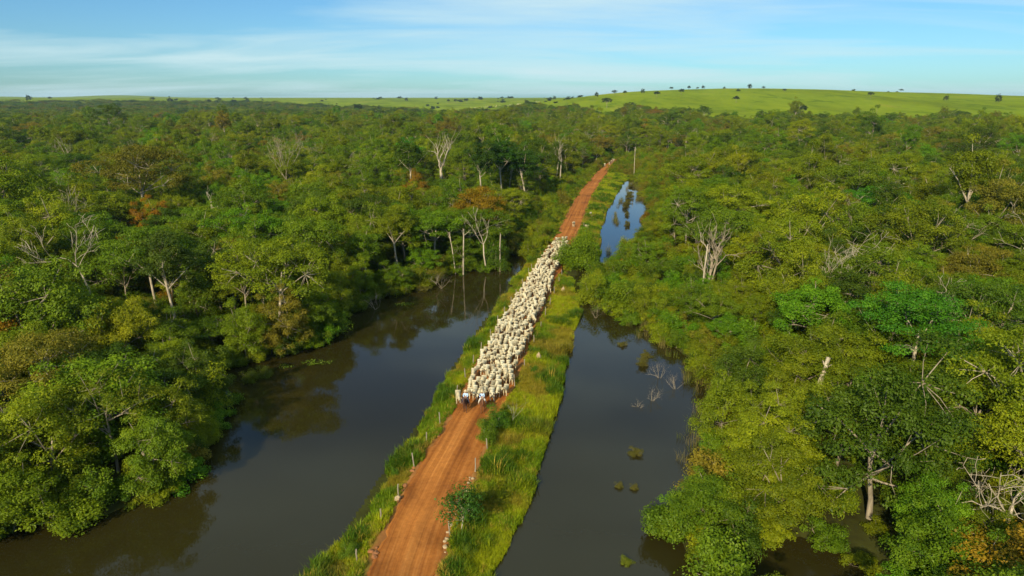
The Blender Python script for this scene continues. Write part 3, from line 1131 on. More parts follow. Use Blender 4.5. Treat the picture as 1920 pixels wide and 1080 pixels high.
NAME = {'dome': ('broadleaf_tree', 'tree'), 'full': ('bushy_tree', 'tree'), 'umbrella': ('spreading_tree', 'tree'), 'tall': ('slender_tree', 'tree'), 'sparse': ('thin_crowned_tree', 'tree'), 'shrub': ('leafy_shrub', 'shrub')}

# which of them stand as things of their own: the nearest 290 trees and nearest 290 shrubs in view
scored = {'tree': [], 'shrub': []}
for i, (x, y, pr, s, sz, rot, cname, t) in enumerate(trees):
    u, v, dep = project(x, y, 0.7 * pr.H * sz)
    if dep > 0 and -0.02 < u < 1.02 and v < 1.02 and y < 400:
        rad = 4.8 * s if pr.kind != 'shrub' else 2.4 * s
        scored[NAME[pr.kind][1]].append((rad * (1 + 0.3 * (pr.kind != 'shrub')) / dep, i))
single = set()
for k, lim in (('tree', 292), ('shrub', 270)):
    single |= {i for _, i in sorted(scored[k], reverse=True)[:lim]}


def ranks(items):
    """items: (key, size, index) -> a size word where two or three share a key"""
    by = {}
    for key, size, i in items:
        by.setdefault(key, []).append((size, i))
    res = {}
    for key, v in by.items():
        v.sort(reverse=True)
        for r_, (_, i) in enumerate(v):
            res[i] = (len(v), r_)
    return res


keys = []
for i in single:
    x, y, pr, s, sz, rot, cname, t = trees[i]
    mk = int(np.argmin(np.hypot(MX[:, 0] - x, MX[:, 1] - y)))
    keys.append(((cname, pr.kind, mk), sz * pr.H, i))
RK = ranks(keys)
KEYOF = {i: k for k, _, i in keys}

gz_all = ground_z(np.array([t[0] for t in trees]), np.array([t[1] for t in trees]))
for i in sorted(single):
    x, y, pr, s, sz, rot, cname, t = trees[i]
    nm, cat = NAME[pr.kind]
    cn, kd, mk = KEYOF[i]
    cnt, rk = RK[i]
    word = '' if cnt == 1 or cnt > 5 else (('taller ', 'lower ')[rk] if cnt == 2 else {3: ('tallest ', 'middle-sized ', 'lowest '), 4: ('tallest ', 'second-tallest ', 'second-lowest ', 'lowest '), 5: ('tallest ', 'second-tallest ', 'middle-sized ', 'second-lowest ', 'lowest ')}[cnt][rk])
    e = link(nm, None, loc=(x, y, max(-0.3, float(gz_all[i]) - 0.05)), rot=(0, 0, rot))
    e.empty_display_size = 0.5
    e.scale = (s, s, sz)
    lab = f"{word}{cn} {FORM[kd]} {cat} {MARKS[mk][2]}"
    tag(e, lab, cat, ("trees " if cat == 'tree' else "shrubs ") + MARKS[mk][2])
    link("trunk", pr.trunk, e)
    c_ = link("crown", pr.crown, e)
    c_["tint"] = [float(v) for v in t]

# the rest is one mass
PROTO_COL = bpy.data.collections.new("wood_kinds")
for p in WOOD:
    PROTO_COL.objects.link(p.obj)


def scatter(name, coll, P, rot, scl, idx, tint, **tags):
    me_ = mesh_np(name, P, [], []) if False else bpy.data.meshes.new(name)
    P = np.asarray(P, np.float32)
    me_.vertices.add(len(P))
    me_.vertices.foreach_set("co", P.ravel())
    for nm_, typ, data, key in (("rot", 'FLOAT_VECTOR', rot, "vector"), ("scl", 'FLOAT_VECTOR', scl, "vector"), ("tint", 'FLOAT_VECTOR', tint, "vector"), ("pick", 'INT', idx, "value")):
        a = me_.attributes.new(nm_, typ, 'POINT')
        a.data.foreach_set(key, np.asarray(data, np.int32 if typ == 'INT' else np.float32).ravel())
    me_.update()
    o = link(name, me_)
    tag(o, **tags)
    ng = bpy.data.node_groups.new(name + "_nodes", 'GeometryNodeTree')
    ng.interface.new_socket("Geometry", in_out='INPUT', socket_type='NodeSocketGeometry')
    ng.interface.new_socket("Geometry", in_out='OUTPUT', socket_type='NodeSocketGeometry')
    nd, lk = ng.nodes, ng.links
    gi, go = nd.new("NodeGroupInput"), nd.new("NodeGroupOutput")
    iop = nd.new("GeometryNodeInstanceOnPoints")
    ci = nd.new("GeometryNodeCollectionInfo")
    ci.inputs["Collection"].default_value = coll
    ci.inputs["Separate Children"].default_value = True
    ci.inputs["Reset Children"].default_value = True
    iop.inputs["Pick Instance"].default_value = True

    def named(nm_, dt):
        q = nd.new("GeometryNodeInputNamedAttribute")
        q.data_type = dt
        q.inputs["Name"].default_value = nm_
        return q.outputs["Attribute"]
    lk.new(gi.outputs[0], iop.inputs["Points"])
    lk.new(ci.outputs[0], iop.inputs["Instance"])
    lk.new(named("pick", 'INT'), iop.inputs["Instance Index"])
    er = nd.new("FunctionNodeEulerToRotation")
    lk.new(named("rot", 'FLOAT_VECTOR'), er.inputs[0])
    lk.new(er.outputs[0], iop.inputs["Rotation"])
    lk.new(named("scl", 'FLOAT_VECTOR'), iop.inputs["Scale"])
    lk.new(iop.outputs[0], go.inputs[0])
    md = o.modifiers.new("scatter", 'NODES')
    md.node_group = ng
    return o


rest = [i for i in range(len(trees)) if i not in single]
P = np.array([(trees[i][0], trees[i][1], gz_all[i] - 0.05) for i in rest])
scatter("forest", PROTO_COL, P, [(0, 0, trees[i][5]) for i in rest], [(trees[i][3], trees[i][3], trees[i][4]) for i in rest],
        [PI_OF[id(trees[i][2])] for i in rest], [trees[i][7] for i in rest],
        label="green wood stretching away beyond the water towards the pastures", cat="forest", kind="stuff")

# undergrowth under and between the trees
xs, ys_ = ring_candidates(34, 330, 30000, -44, 44)
ok = (water_sd(xs, ys_) > -0.5) & (road_d(xs, ys_) > 2.2) & (ys_ > 32) & ~((road_d(xs, ys_) < 9) & (ys_ < 150))
ok &= np.hypot(xs - 14.5, ys_ - 144) > 6
ok &= ~((ys_ < 335) & (xs > road_l(ys_)) & (xs < np.interp(ys_, VERGE_R[:, 1], VERGE_R[:, 0]) + 1.0))
ok &= ~((xs > 9) & (xs < 27) & (ys_ > 128) & (ys_ < 175) & (RNG.random(len(xs)) < 0.8))
xs, ys_ = xs[ok], ys_[ok]
kp = poisson(xs, ys_, np.interp(ys_, [40, 120, 300], [1.9, 2.4, 3.2]) * RNG.uniform(0.8, 1.4, len(xs)))
xs, ys_ = xs[kp], ys_[kp]
gz = ground_z(xs, ys_)
sc_ = RNG.uniform(0.35, 0.85, len(xs)) * np.where(in_low(xs, ys_), 0.7, 1.0)
tn = np.array([pick_tint(RNG, (0.32, 0.25, 0.06, 0.15, 0.14, 0.004, 0.076))[1] for _ in xs])
scatter("undergrowth", PROTO_COL, np.stack([xs, ys_, np.maximum(gz, -0.1)], -1), np.stack([0 * xs, 0 * xs, RNG.uniform(0, 6.28, len(xs))], -1),
        np.stack([sc_, sc_, sc_ * RNG.uniform(0.7, 1.1, len(xs))], -1), RNG.integers(len(WOOD) - len(SHRUB), len(WOOD), len(xs)), tn,
        label="tangled low undergrowth filling the ground between the trees", cat="undergrowth", kind="stuff")


# ------------------------------------------------------------------ grass on the verges
def make_tuft(name, seed, blades, h, spread, width, mat):
    rng = np.random.default_rng(seed)
    Vv, Qf, Tf, va = [], [], [], []
    for k in range(blades):
        a = rng.uniform(0, 6.28)
        r = spread * math.sqrt(rng.random())
        b0 = np.array([math.cos(a) * r, math.sin(a) * r, -0.05])
        d = rng.uniform(0, 6.28)
        hh = h * rng.uniform(0.55, 1.15)
        out_ = np.array([math.cos(d), math.sin(d), 0]) * hh * rng.uniform(0.15, 0.7)
        sd_ = np.array([-math.sin(d), math.cos(d), 0]) * width * rng.uniform(0.6, 1.3)
        m_ = b0 + out_ * 0.35 + np.array([0, 0, hh * 0.62])
        t_ = b0 + out_ + np.array([0, 0, hh * rng.uniform(0.75, 1.0)])
        s0 = len(Vv)
        Vv += [b0 - sd_, b0 + sd_, m_ + sd_ * 0.8, m_ - sd_ * 0.8, t_]
        Qf.append((s0, s0 + 1, s0 + 2, s0 + 3))
        Tf.append((s0 + 3, s0 + 2, s0 + 4))
        va += [float(np.clip(rng.normal(0.5, 0.2), 0, 1))] * 5
    me_ = mesh_np(name, np.array(Vv), [np.array(Qf), np.array(Tf)], [mat], attrs={"leaf_var": va})
    return bpy.data.objects.new(name, me_)


TUFTS = bpy.data.collections.new("grass_kinds")
for i in range(4):
    TUFTS.objects.link(make_tuft("tuft_%d" % i, 40 + i, 34, 0.75, 0.42, 0.028, M_GRASS))
TUFTS.objects.link(make_tuft("tuft_4", 50, 22, 1.3, 0.3, 0.02, M_GRASS))
REEDS = bpy.data.collections.new("reed_kinds")
for i in range(3):
    REEDS.objects.link(make_tuft("reed_%d" % i, 60 + i, 18, 1.8, 0.5, 0.022, M_GRASS))

n_ = 110000
ys_ = RNG.uniform(38, 335, n_)
ys_ = np.where(RNG.random(n_) < 0.6, RNG.uniform(38, 150, n_), ys_)
xl = np.where(ys_ < 150, np.interp(ys_, VERGE_L[:, 1], VERGE_L[:, 0]) - 1.4, road_l(ys_) - 4)
xr = np.interp(ys_, VERGE_R[:, 1], VERGE_R[:, 0]) + 0.7
xs = xl + (xr - xl) * RNG.random(n_)
sdw = water_sd(xs, ys_)
rd = road_d(xs, ys_) + 0.35 * vnoise(xs, ys_, 3.0, 2)
edge_n = 0.8 * vnoise(xs, ys_, 6.0, 3) + 0.5 * vnoise(xs, ys_, 2.2, 1)
ok = (rd > 0.35) & (sdw > np.where(xs < road_l(ys_), -0.65, -0.8) + edge_n)
ok &= RNG.random(n_) < np.clip(0.25 + rd * 0.7, 0, 1)
xs, ys_, rd = xs[ok], ys_[ok], rd[ok]
gz = np.maximum(ground_z(xs, ys_), 0.0)
patch = vnoise(xs, ys_, 7.0, 1) + 0.6 * vnoise(xs, ys_, 2.5, 2)
tn = np.empty((len(xs), 3))
cA, cB, cC = np.array([0.34, 0.38, 0.008]), np.array([0.165, 0.26, 0.008]), np.array([0.40, 0.30, 0.04])
f = sstep(-0.6, 0.45, patch)[:, None]
tn = cA * f + cB * (1 - f)
dp = sstep(0.05, 0.5, vnoise(xs, ys_, 4.5, 4))[:, None]
tn = tn * (1 - dp) + np.array([0.075, 0.15, 0.008]) * dp
dr = sstep(0.15, 0.65, vnoise(xs, ys_, 4.2, 0))[:, None] * 0.7
tn = tn * (1 - dr) + np.array([0.33, 0.24, 0.03]) * dr
tn[:, 2] = np.minimum(tn[:, 2], 0.02)
tn = np.where((RNG.random(len(xs)) < 0.07 + 0.22 * (rd < 1.0))[:, None], cC, tn) * RNG.uniform(0.8, 1.2, (len(xs), 1))
sc_ = RNG.uniform(0.55, 1.15, len(xs)) * (0.55 + 0.45 * sstep(0.2, 1.6, rd)) * (0.85 + 0.35 * vnoise(xs, ys_, 4, 3) + 0.6 * dp[:, 0] - 0.25 * dr[:, 0] / 0.7)
pk = np.where(RNG.random(len(xs)) < 0.08, 4, RNG.integers(0, 4, len(xs)))
scatter("verge_grass", TUFTS, np.stack([xs, ys_, gz], -1), np.stack([0 * xs, 0 * xs, RNG.uniform(0, 6.28, len(xs))], -1),
        np.stack([sc_, sc_, sc_], -1), pk, tn, label="lush yellow-green grass on the banks along the red road", cat="grass", kind="stuff")

# reeds and drowned stems along the channel bank
xs, ys_ = RNG.uniform(12, 50, 5200), RNG.uniform(60, 165, 5200)
sdw = water_sd(xs, ys_)
ok = (sdw > -2.6 + 1.6 * wob(xs, ys_, 6, 1)) & (sdw < 2.2) & (xs > np.interp(ys_, VERGE_R[:, 1], VERGE_R[:, 0]) + 2.5) & (RNG.random(5200) < 0.55)
xb, yb = RNG.uniform(30, 66, 5200), RNG.uniform(175, 330, 5200)
okb = (water_sd(xb, yb) > -4.0 + 4.0 * wob(xb, yb, 11, 2)) & (water_sd(xb, yb) < 6) & (xb > np.interp(yb, VERGE_R[:, 1], VERGE_R[:, 0]) + 3.5)
xs, ys_ = np.concatenate([xs[ok], xb[okb]]), np.concatenate([ys_[ok], yb[okb]])
sc_ = RNG.uniform(0.5, 1.2, len(xs))
tn = np.where((RNG.random(len(xs)) < 0.55)[:, None], np.array([0.20, 0.165, 0.05]), np.array([0.13, 0.15, 0.02])) * RNG.uniform(0.75, 1.2, (len(xs), 1))
scatter("reeds", REEDS, np.stack([xs, ys_, np.maximum(ground_z(xs, ys_), -0.15)], -1), np.stack([0 * xs, 0 * xs, RNG.uniform(0, 6.28, len(xs))], -1),
        np.stack([sc_, sc_, sc_], -1), RNG.integers(0, 3, len(xs)), tn, label="brown and green reeds standing in the flooded channel edge", cat="reeds", kind="stuff")


# ------------------------------------------------------------------ dead and pale trees
def grow(mb, rng, p, d, length, rad, level, maxl, spread=0.6, up=0.12, sides=5, nseg=4, kids=(3, 5)):
    pts, rs = [p.copy()], [rad]
    q, dd = p.copy(), d / np.linalg.norm(d)
    for s in range(nseg):
        dd = dd + rng.normal(size=3) * (0.17 + 0.07 * level)
        dd[2] += up * (0.3 if level else 0.05)
        dd /= np.linalg.norm(dd)
        q = q + dd * length / nseg
        pts.append(q.copy())
        rs.append(rad * (1 - 0.72 * (s + 1) / nseg) if level else rad * (1 - 0.5 * (s + 1) / nseg))
    if level >= 2 and length > 1.6:
        rs = [max(q_, 0.026) for q_ in rs]
    mb.tube(pts, rs, max(3, sides - level))
    if level >= maxl:
        return
    for _ in range(rng.integers(kids[0], kids[1] + 1)):
        t = rng.uniform(0.45, 1.0) * nseg
        i0 = min(int(t), nseg - 1)
        b0 = pts[i0] + (pts[i0 + 1] - pts[i0]) * (t - i0)
        side = rng.normal(size=3)
        side -= dd * side.dot(dd)
        side /= np.linalg.norm(side)
        nd_ = dd * (1 - spread * 0.5) + side * spread + np.array([0, 0, up])
        grow(mb, rng, b0, nd_, length * rng.uniform(0.42, 0.7), rs[i0] * rng.uniform(0.5, 0.7), level + 1, maxl, spread, up, sides, 3, kids)


def bare_tree(name, x, y, seed, H, label, trunk_frac=0.5, lean=(0, 0), rad=0.25, limbs=4, spread=0.7, levels=2, up=0.25, mat=None, cat="dead tree", group=None, tuft=None, kids=(3, 5), stems=1):
    rng = np.random.default_rng(seed)
    e = link(name, None, loc=(x, y, max(-0.4, float(ground_z(np.array([x]), np.array([y]))[0]) - 0.3)))
    e.empty_display_size = 0.5
    tag(e, label, cat, group)
    mat = mat or M_PALE
    for st in range(stems):
        tm, cm = MB(), MB()
        hh = H * (1 if st == 0 else rng.uniform(0.55, 0.95))
        ln = np.array([lean[0], lean[1], 0.0]) + (rng.normal(size=3) * 0.14 if st else 0)
        b0 = np.array([rng.normal() * 0.8, rng.normal() * 0.6, 0]) if st else np.zeros(3)
        ht = hh * trunk_frac
        pts = [b0 + np.array([ln[0] * ht * t + rng.normal() * 0.1 * t, ln[1] * ht * t + rng.normal() * 0.1 * t, ht * t]) for t in (0, 0.3, 0.65, 1.0)]
        r_ = rad * (1 if st == 0 else 0.65)
        tm.tube(pts, [r_ * 1.25, r_, r_ * 0.9, r_ * 0.72], 7)
        link("trunk", tm.mesh("trunk", [mat]), e)
        for k in range(limbs):
            a = k / limbs * 6.28 + rng.uniform(-0.5, 0.5)
            d = np.array([math.cos(a) * spread + ln[0], math.sin(a) * spread * 0.8 + ln[1], rng.uniform(0.7, 1.1)])
            s0 = pts[3] if rng.random() < 0.55 else pts[2] * 0.4 + pts[3] * 0.6
            grow(cm, rng, np.array(s0, float), d, (hh - ht) * rng.uniform(0.7, 1.0), r_ * rng.uniform(0.42, 0.62), 1, levels, spread * 0.9, up, 6, 6, kids)
        link("bare_crown", cm.mesh("bare_crown", [mat]), e)
    return e


bare_tree("dead_tree", -27, 262, 3, 22.5, "great white dead tree with forked bare limbs rising above the wood", 0.42, (0.0, 0), 0.62, 5, 0.55, 2, 0.35, M_PALE)
bare_tree("dead_tree", -66.7, 105.8, 9, 17.5, "tall thin pale tree leaning over the wood behind the lake", 0.55, (-0.33, 0.05), 0.17, 3, 0.4, 3, 0.3, M_PALE)
bare_tree("dead_tree", -83, 186, 5, 12.5, "broken pale trunk with one long bare arm in the wood", 0.62, (0.06, 0), 0.34, 3, 1.0, 2, 0.05, M_PALE)
bare_tree("dead_tree", -78.4, 238, 21, 21.0, "pale bare tree with a fan of fine upright twigs", 0.45, (0, 0), 0.2, 6, 0.42, 3, 0.35, M_GREYBARK)
bare_tree("dead_tree", -204, 315, 22, 18.5, "small pale forked tree far out in the wood", 0.6, (0, 0), 0.25, 4, 0.6, 2, 0.3, M_PALE)
bare_tree("dead_tree", -165, 300, 23, 17.0, "greyish twiggy bare tree far out in the wood", 0.3, (0, 0), 0.2, 6, 0.7, 3, 0.3, M_GREYBARK)
bare_tree("dead_tree", -10.3, 138.9, 31, 12.0, "straight pale dead pole rising from the shrubs at the lake head", 0.85, (0.02, 0), 0.15, 2, 0.5, 2, 0.2, M_PALE)
bare_tree("dead_tree", -11.9, 139.6, 38, 11.0, "thin pale dead pole leaning beside the straight one at the lake head", 0.85, (-0.12, 0), 0.12, 2, 0.5, 2, 0.2, M_PALE)
bare_tree("dead_tree", -5.5, 142, 32, 12.5, "pale dead tree bent over sideways at the lake head", 0.5, (-0.12, 0), 0.17, 3, 0.55, 2, 0.2, M_PALE)
bare_tree("dead_tree", -2.6, 141.6, 33, 9.2, "bare grey dead pole standing alone in the lake", 0.93, (0.02, 0), 0.16, 1, 0.25, 1, 0.3, M_GREYBARK)
bare_tree("dead_tree", 37.2, 124.7, 44, 13.8, "clump of five grey dead trunks on the channel bank", 0.5, (0.08, 0), 0.30, 4, 0.45, 2, 0.3, M_GREYBARK, stems=5)
bare_tree("dead_tree", 35.3, 121.5, 45, 11.0, "single pale snapped pole before the grey dead trunks", 0.92, (0.04, 0), 0.18, 1, 0.3, 1, 0.1, M_PALE)
bare_tree("dead_tree", 57, 320, 46, 16, "thin pale dead pole standing high beside the far red road", 0.9, (0.0, 0), 0.14, 2, 0.3, 1, 0.3, M_PALE)
bare_tree("dead_tree", 58.8, 108, 47, 13.5, "bare tree with crooked white branches sprawling in the wood", 0.5, (0.05, 0), 0.22, 6, 1.1, 3, 0.02, M_PALE)
bare_tree("dead_tree", 84, 128, 48, 15.5, "bare brown forked trunk with level branches in the wood", 0.62, (0.06, 0), 0.28, 6, 1.1, 3, 0.08, M_GREYBARK)
bare_tree("dead_tree", 92, 120, 49, 15, "pale crooked bare tree leaning beyond the brown trunk", 0.5, (0.2, 0), 0.24, 4, 0.8, 3, 0.15, M_PALE)
bare_tree("dead_tree", 56, 84, 50, 13.5, "bare spreading tree of fine pale twigs above the channel wood", 0.5, (0.1, -0.05), 0.22, 7, 1.0, 3, 0.08, M_PALE, kids=(4, 6))
bare_tree("dead_tree", 32.6, 69.5, 51, 9.0, "thick pale sloping trunk with a snapped top", 0.9, (0.32, 0.1), 0.32, 2, 0.5, 1, 0.1, M_PALE)
bare_tree("dead_tree", 39.3, 46.8, 52, 9.0, "low tree of white twisted bare twigs over brown leaves", 0.45, (0, 0), 0.16, 7, 1.0, 3, 0.05, M_PALE, kids=(4, 6))
bare_tree("dead_tree", 62, 180, 53, 13, "pale branch tree sticking out by the upper channel wood", 0.55, (0.1, 0), 0.2, 4, 0.8, 2, 0.15, M_PALE)
bare_tree("dead_tree", 108, 200, 54, 15, "white forked dead tree in the far wood", 0.5, (0.12, 0), 0.28, 5, 0.8, 2, 0.15, M_PALE)
bare_tree("dead_tree", 72, 260, 55, 16, "grey stand of thin bare stems behind the upper channel", 0.45, (0, 0), 0.2, 5, 0.4, 2, 0.4, M_GREYBARK, stems=4)
bare_tree("dead_tree", 21, 300, 56, 17, "pale bare tree in the wood beside the far road end", 0.5, (0.05, 0), 0.26, 4, 0.5, 2, 0.3, M_PALE)
bare_tree("dead_tree", -118, 180, 57, 14, "low white branches breaking through the far wood", 0.4, (0.1, 0), 0.22, 5, 0.9, 2, 0.1, M_PALE)
bare_tree("dead_tree", 24, 340, 58, 18, "tall grey bare tree far along the wood's edge", 0.5, (0, 0), 0.3, 5, 0.5, 2, 0.3, M_GREYBARK)
# more pale skeletons showing through the canopy
SK = [(-140, 220), (-60, 270), (-100, 330), (-30, 380), (40, 400), (100, 300), (140, 260), (160, 330), (70, 140), (48, 104), (118, 160), (130, 200), (86, 96), (-95, 150), (10, 430), (180, 240), (-170, 400), (60, 460), (120, 420), (76, 72), (66, 62), (98, 92)]
WHERE = ["beyond the lake", "behind the white dead tree", "far past the inlet", "by the distant road bend", "beyond the far pools", "past the upper channel", "in the far channel wood", "near the pasture edge",
         "behind the grey dead trunks", "near the reeds", "past the brown trunk", "in the deep channel wood", "by the crooked white tree", "past the leaning pale tree", "far beyond the lake head", "below the green hill",
         "in the far lake wood", "towards the pasture", "below the lone pasture tree", "above the near channel wood", "over the near channel wood", "under the crooked pale tree"]
ADJ = ["small pale", "thin grey", "twiggy white", "slender pale", "forked grey", "slim white"]
for i, (x, y) in enumerate(SK):
    x += RNG.uniform(-4, 4)
    y += RNG.uniform(-4, 4)
    bare_tree("dead_tree", x, y, 700 + i, (13.5 if y < 200 else 15.5) * RNG.uniform(0.9, 1.12), f"{ADJ[i % 6]} bare tree showing through the canopy {WHERE[i]}", RNG.uniform(0.4, 0.6),
              (RNG.normal() * 0.1, 0), 0.11 if y < 200 else 0.15, int(RNG.integers(3, 6)), RNG.uniform(0.6, 1.1), 3, 0.1, M_GREYBARK if i % 3 else M_PALE, group="bare trees in the canopy")


def single_tree(name, pr, x, y, s, sz, rot, tint, label, cat, group=None, bark=None):
    z = float(ground_z(np.array([x]), np.array([y]))[0])
    e = link(name, None, loc=(x, y, max(z, -0.25) - 0.05), rot=(0, 0, rot), scl=(s, s, sz))
    tag(e, label, cat, group)
    e.empty_display_size = 0.5
    if bark:
        tr = pr.trunk.copy()
        tr.materials.clear()
        tr.materials.append(bark)
    else:
        tr = pr.trunk
    link("trunk", tr, e)
    c_ = link("crown", pr.crown, e)
    c_["tint"] = list(tint)
    return e


# named trees
ROUND = make_proto("wood_round", 'shrub', 900, H=8.8, Rr=3.8, clusters=110, leaves=360, leaf=0.14, trunk_r=0.25, bark=M_BARK)
single_tree("round_tree", ROUND, 14.9, 144.5, 1.0, 1.0, 0.4, (0.125, 0.205, 0.006), "round dense dark green tree standing beside the road at the tail of the herd", "tree")
SMALL = make_proto("wood_small", 'sparse', 901, H=4.4, Rr=1.6, clusters=26, leaves=80, leaf=0.11, trunk_r=0.06, bark=M_PALE)
single_tree("young_tree", SMALL, -4.15, 49.3, 1.0, 1.0, 1.0, (0.0435, 0.1087, 0.009), "small dark green tree on the grass verge casting a shadow by the road", "tree")
for (x, y, s, t, lb) in ((-2.0, 67.8, 0.52, (0.0725, 0.1595, 0.009), "large green bush at the road edge just before the riders"),
                         (-1.3, 69.9, 0.36, (0.087, 0.174, 0.009), "green bush on the verge next to the bare sapling"),
                         (-2.6, 65.2, 0.45, (0.116, 0.1885, 0.009), "low green bush beside a fence post on the verge"),
                         (2.9, 84.5, 0.3, (0.0725, 0.1595, 0.009), "small round bush on the verge below the pale mound"),
                         (-12.1, 55.3, 0.24, (0.0725, 0.1885, 0.01), "small bright bush on the lake side bank by a post"),
                         (-11.4, 59.5, 0.22, (0.087, 0.174, 0.01), "low bush on the lake side bank above the clods"),
                         (-8.9, 79.0, 0.34, (0.0725, 0.145, 0.01), "dark bush at the water edge of the lake side bank"),
                         (-13.1, 47.2, 0.3, (0.116, 0.1885, 0.01), "leafy bush on the lake side bank in the near corner"),
                         (-3.6, 47.0, 0.26, (0.1305, 0.1885, 0.012), "low bush under the small dark green tree")):
    single_tree("verge_bush", SHRUB[int(RNG.integers(4))], x, y, s, s * 0.95, float(RNG.uniform(0, 6)), t, lb, "bush", "bushes on the road verges")
bare_tree("bare_sapling", 0.0, 69.4, 60, 3.4, "thin pale sapling with forked stems on the verge by the riders", 0.35, (0.03, 0), 0.04, 4, 0.45, 3, 0.3, M_PALE, cat="sapling")
# tall living trees with pale trunks by the head of the wood
for i, (x, y, s, sz, t, lb) in enumerate(((-9.6, 224, 1.25, 1.42, (0.0406, 0.087, 0.009), "very tall dark tree on two pale stems above the wood"),
                                          (-3.6, 232, 1.3, 1.38, (0.0406, 0.1087, 0.009), "very tall dark green tree on one straight pale trunk"),
                                          (4.5, 236, 1.55, 1.3, (0.0435, 0.1044, 0.009), "massive dark green tree shading the scrub by the far road"),
                                          (-1.5, 244, 1.5, 1.25, (0.04785, 0.1087, 0.009), "big dark green tree behind the straight pale trunk"),
                                          (-40, 268, 1.3, 1.25, (0.0464, 0.1885, 0.009), "vivid green vine-clad tree standing out beyond the wood's middle"),
                                          (20, 305, 1.2, 1.2, (0.087, 0.1232, 0.009), "olive tree with bare lower trunks at the far road end"))):
    single_tree("tall_tree", TALL[i % 3], x, y, s, sz, i * 1.1, t, lb, "tree", bark=M_PALE)
single_tree("tall_tree", TALL[0], -50.9, 98.2, 1.05, 1.06, 2.0, (0.06525, 0.1015, 0.009), "dark crowned tree on a straight pale trunk by the lake", "tree", bark=M_PALE)
single_tree("broadleaf_tree", DOME[3], -86, 161, 0.85, 0.95, 1.0, (0.3045, 0.1522, 0.008), "orange leaved round tree glowing among the green wood", "tree")
single_tree("broadleaf_tree", DOME[1], -31, 222, 0.9, 1.0, 1.0, (0.2465, 0.145, 0.009), "rusty leaved tree below the great white dead tree", "tree")
single_tree("spreading_tree", UMB[1], 84, 92, 1.15, 1.1, 0.7, (0.1958, 0.1377, 0.01), "large russet flat topped tree in the channel wood", "tree")
single_tree("spreading_tree", UMB[3], 48, 76, 1.1, 1.0, 0.2, (0.06525, 0.1958, 0.009), "large bright green layered tree on the channel side", "tree")
single_tree("spreading_tree", UMB[0], 93, 172, 1.3, 1.15, 0.2, (0.0725, 0.2175, 0.009), "vivid green layered tree far in the channel wood", "tree")

# plants standing in the water
WP = [(12.9, 64.0, 0.32, 'olive', "straggly olive bush standing in the open channel"), (10.2, 57.7, 0.2, 'olive', "twiggy small bush in the channel, one of a pair"),
      (11.6, 57.4, 0.2, 'olive', "tiny upright bush in the channel beside the twiggy one"), (9.1, 46.7, 0.26, 'bright', "bright yellow-green bush in the channel near the bank"),
      (-34.6, 82.6, 0.5, 'bright', "yellow-green bush in the mouth of the lake inlet"), (-33.2, 84.6, 0.4, 'bright', "smaller bush in the mouth of the lake inlet"),
      (18.2, 88.5, 0.4, 'olive', "ragged bush in the channel before the reeds"), (19.3, 92.2, 0.35, 'olive', "low bush in the channel among the reeds"), (16.7, 96.5, 0.3, 'olive', "sparse bush in the channel facing the bank"),
      (-17.2, 126.0, 0.55, 'olive', "small olive bush standing in the lake before the wood")]
WP += [(38.6, 231, 0.62, 'olive', "round bush standing midway in the upper channel pool"), (40.8, 239, 0.5, 'olive', "olive bush behind the round one in the upper channel pool"), (36.4, 214, 0.4, 'olive', "low bush by the scrub side of the upper channel pool"),
       (43.5, 252, 0.6, 'olive', "wide bush narrowing the upper channel pool"), (45.5, 262, 0.55, 'olive', "farther bush narrowing the upper channel pool"), (33.8, 196, 0.45, 'olive', "near bush at the scrub edge of the upper channel pool"), (50, 285, 0.6, 'olive', "farthest bush in the upper channel pool")]
for x, y, s, cn, lb in WP:
    t = (0.14, 0.17, 0.012) if cn == 'bright' else (0.13, 0.12, 0.02)
    single_tree("water_bush", SHRUB[int(RNG.integers(4))], x, y, s, s * 0.9, float(RNG.uniform(0, 6)), t, lb, "bush", "bushes standing in the water")
for x, y, h, lb in ((-24.3, 114.4, 3.2, "bare dead shrub in the lake by the wood's edge"), (17.1, 77.0, 1.9, "small dead twigs poking from the channel"), (15.0, 75.2, 1.1, "tiny dead twigs low in the channel"),
                    (14.2, 109.5, 2.2, "pale drowned twigs where the channel narrows"), (-14.0, 128.0, 3.2, "bare dead shrub in the lake beside the olive bush"), (19.8, 84.0, 2.4, "grey drowned twigs before the channel reeds"), (21.0, 80.5, 2.2, "fine grey twigs at the channel reed edge")):
    bare_tree("drowned_shrub", x, y, int(abs(x * 100) + y), h, lb, 0.12, (0, 0), 0.045, 6, 0.7, 3, 0.2, M_GREYBARK, cat="dead shrub", group="dead shrubs in the water")
# floating grass mats
for x, y, sx, sy, lb in ((-27.5, 89.3, 2.2, 1.0, "long floating mat of green weed on the lake"), (-31.5, 88.0, 1.2, 0.7, "small floating weed mat near the inlet"), (-19.5, 117.5, 1.8, 0.9, "floating weed mat by the bare lake shrub")):
    k = int(sx * sy * 55)
    rng = np.random.default_rng(int(abs(x) * 10))
    a, r = rng.uniform(0, 6.28, k), np.sqrt(rng.random(k))
    Pm = np.stack([np.cos(a) * r * sx, np.sin(a) * r * sy, rng.uniform(0.02, 0.22, k)], -1)
    lv, lf = leaf_quads(Pm, np.array([0, 0, 1.0]) + rng.normal(size=(k, 3)) * 0.4, rng.uniform(0.12, 0.25, k), rng.uniform(0.06, 0.12, k), rng)
    o = link("weed_mat", mesh_np("weed_mat", lv, lf, [M_LEAF], attrs={"leaf_var": np.repeat(rng.uniform(0.2, 0.8, k), 4)}), loc=(x, y, 0))
    o["tint"] = [0.11, 0.17, 0.012]
    tag(o, lb, "water weed", "floating weed mats")

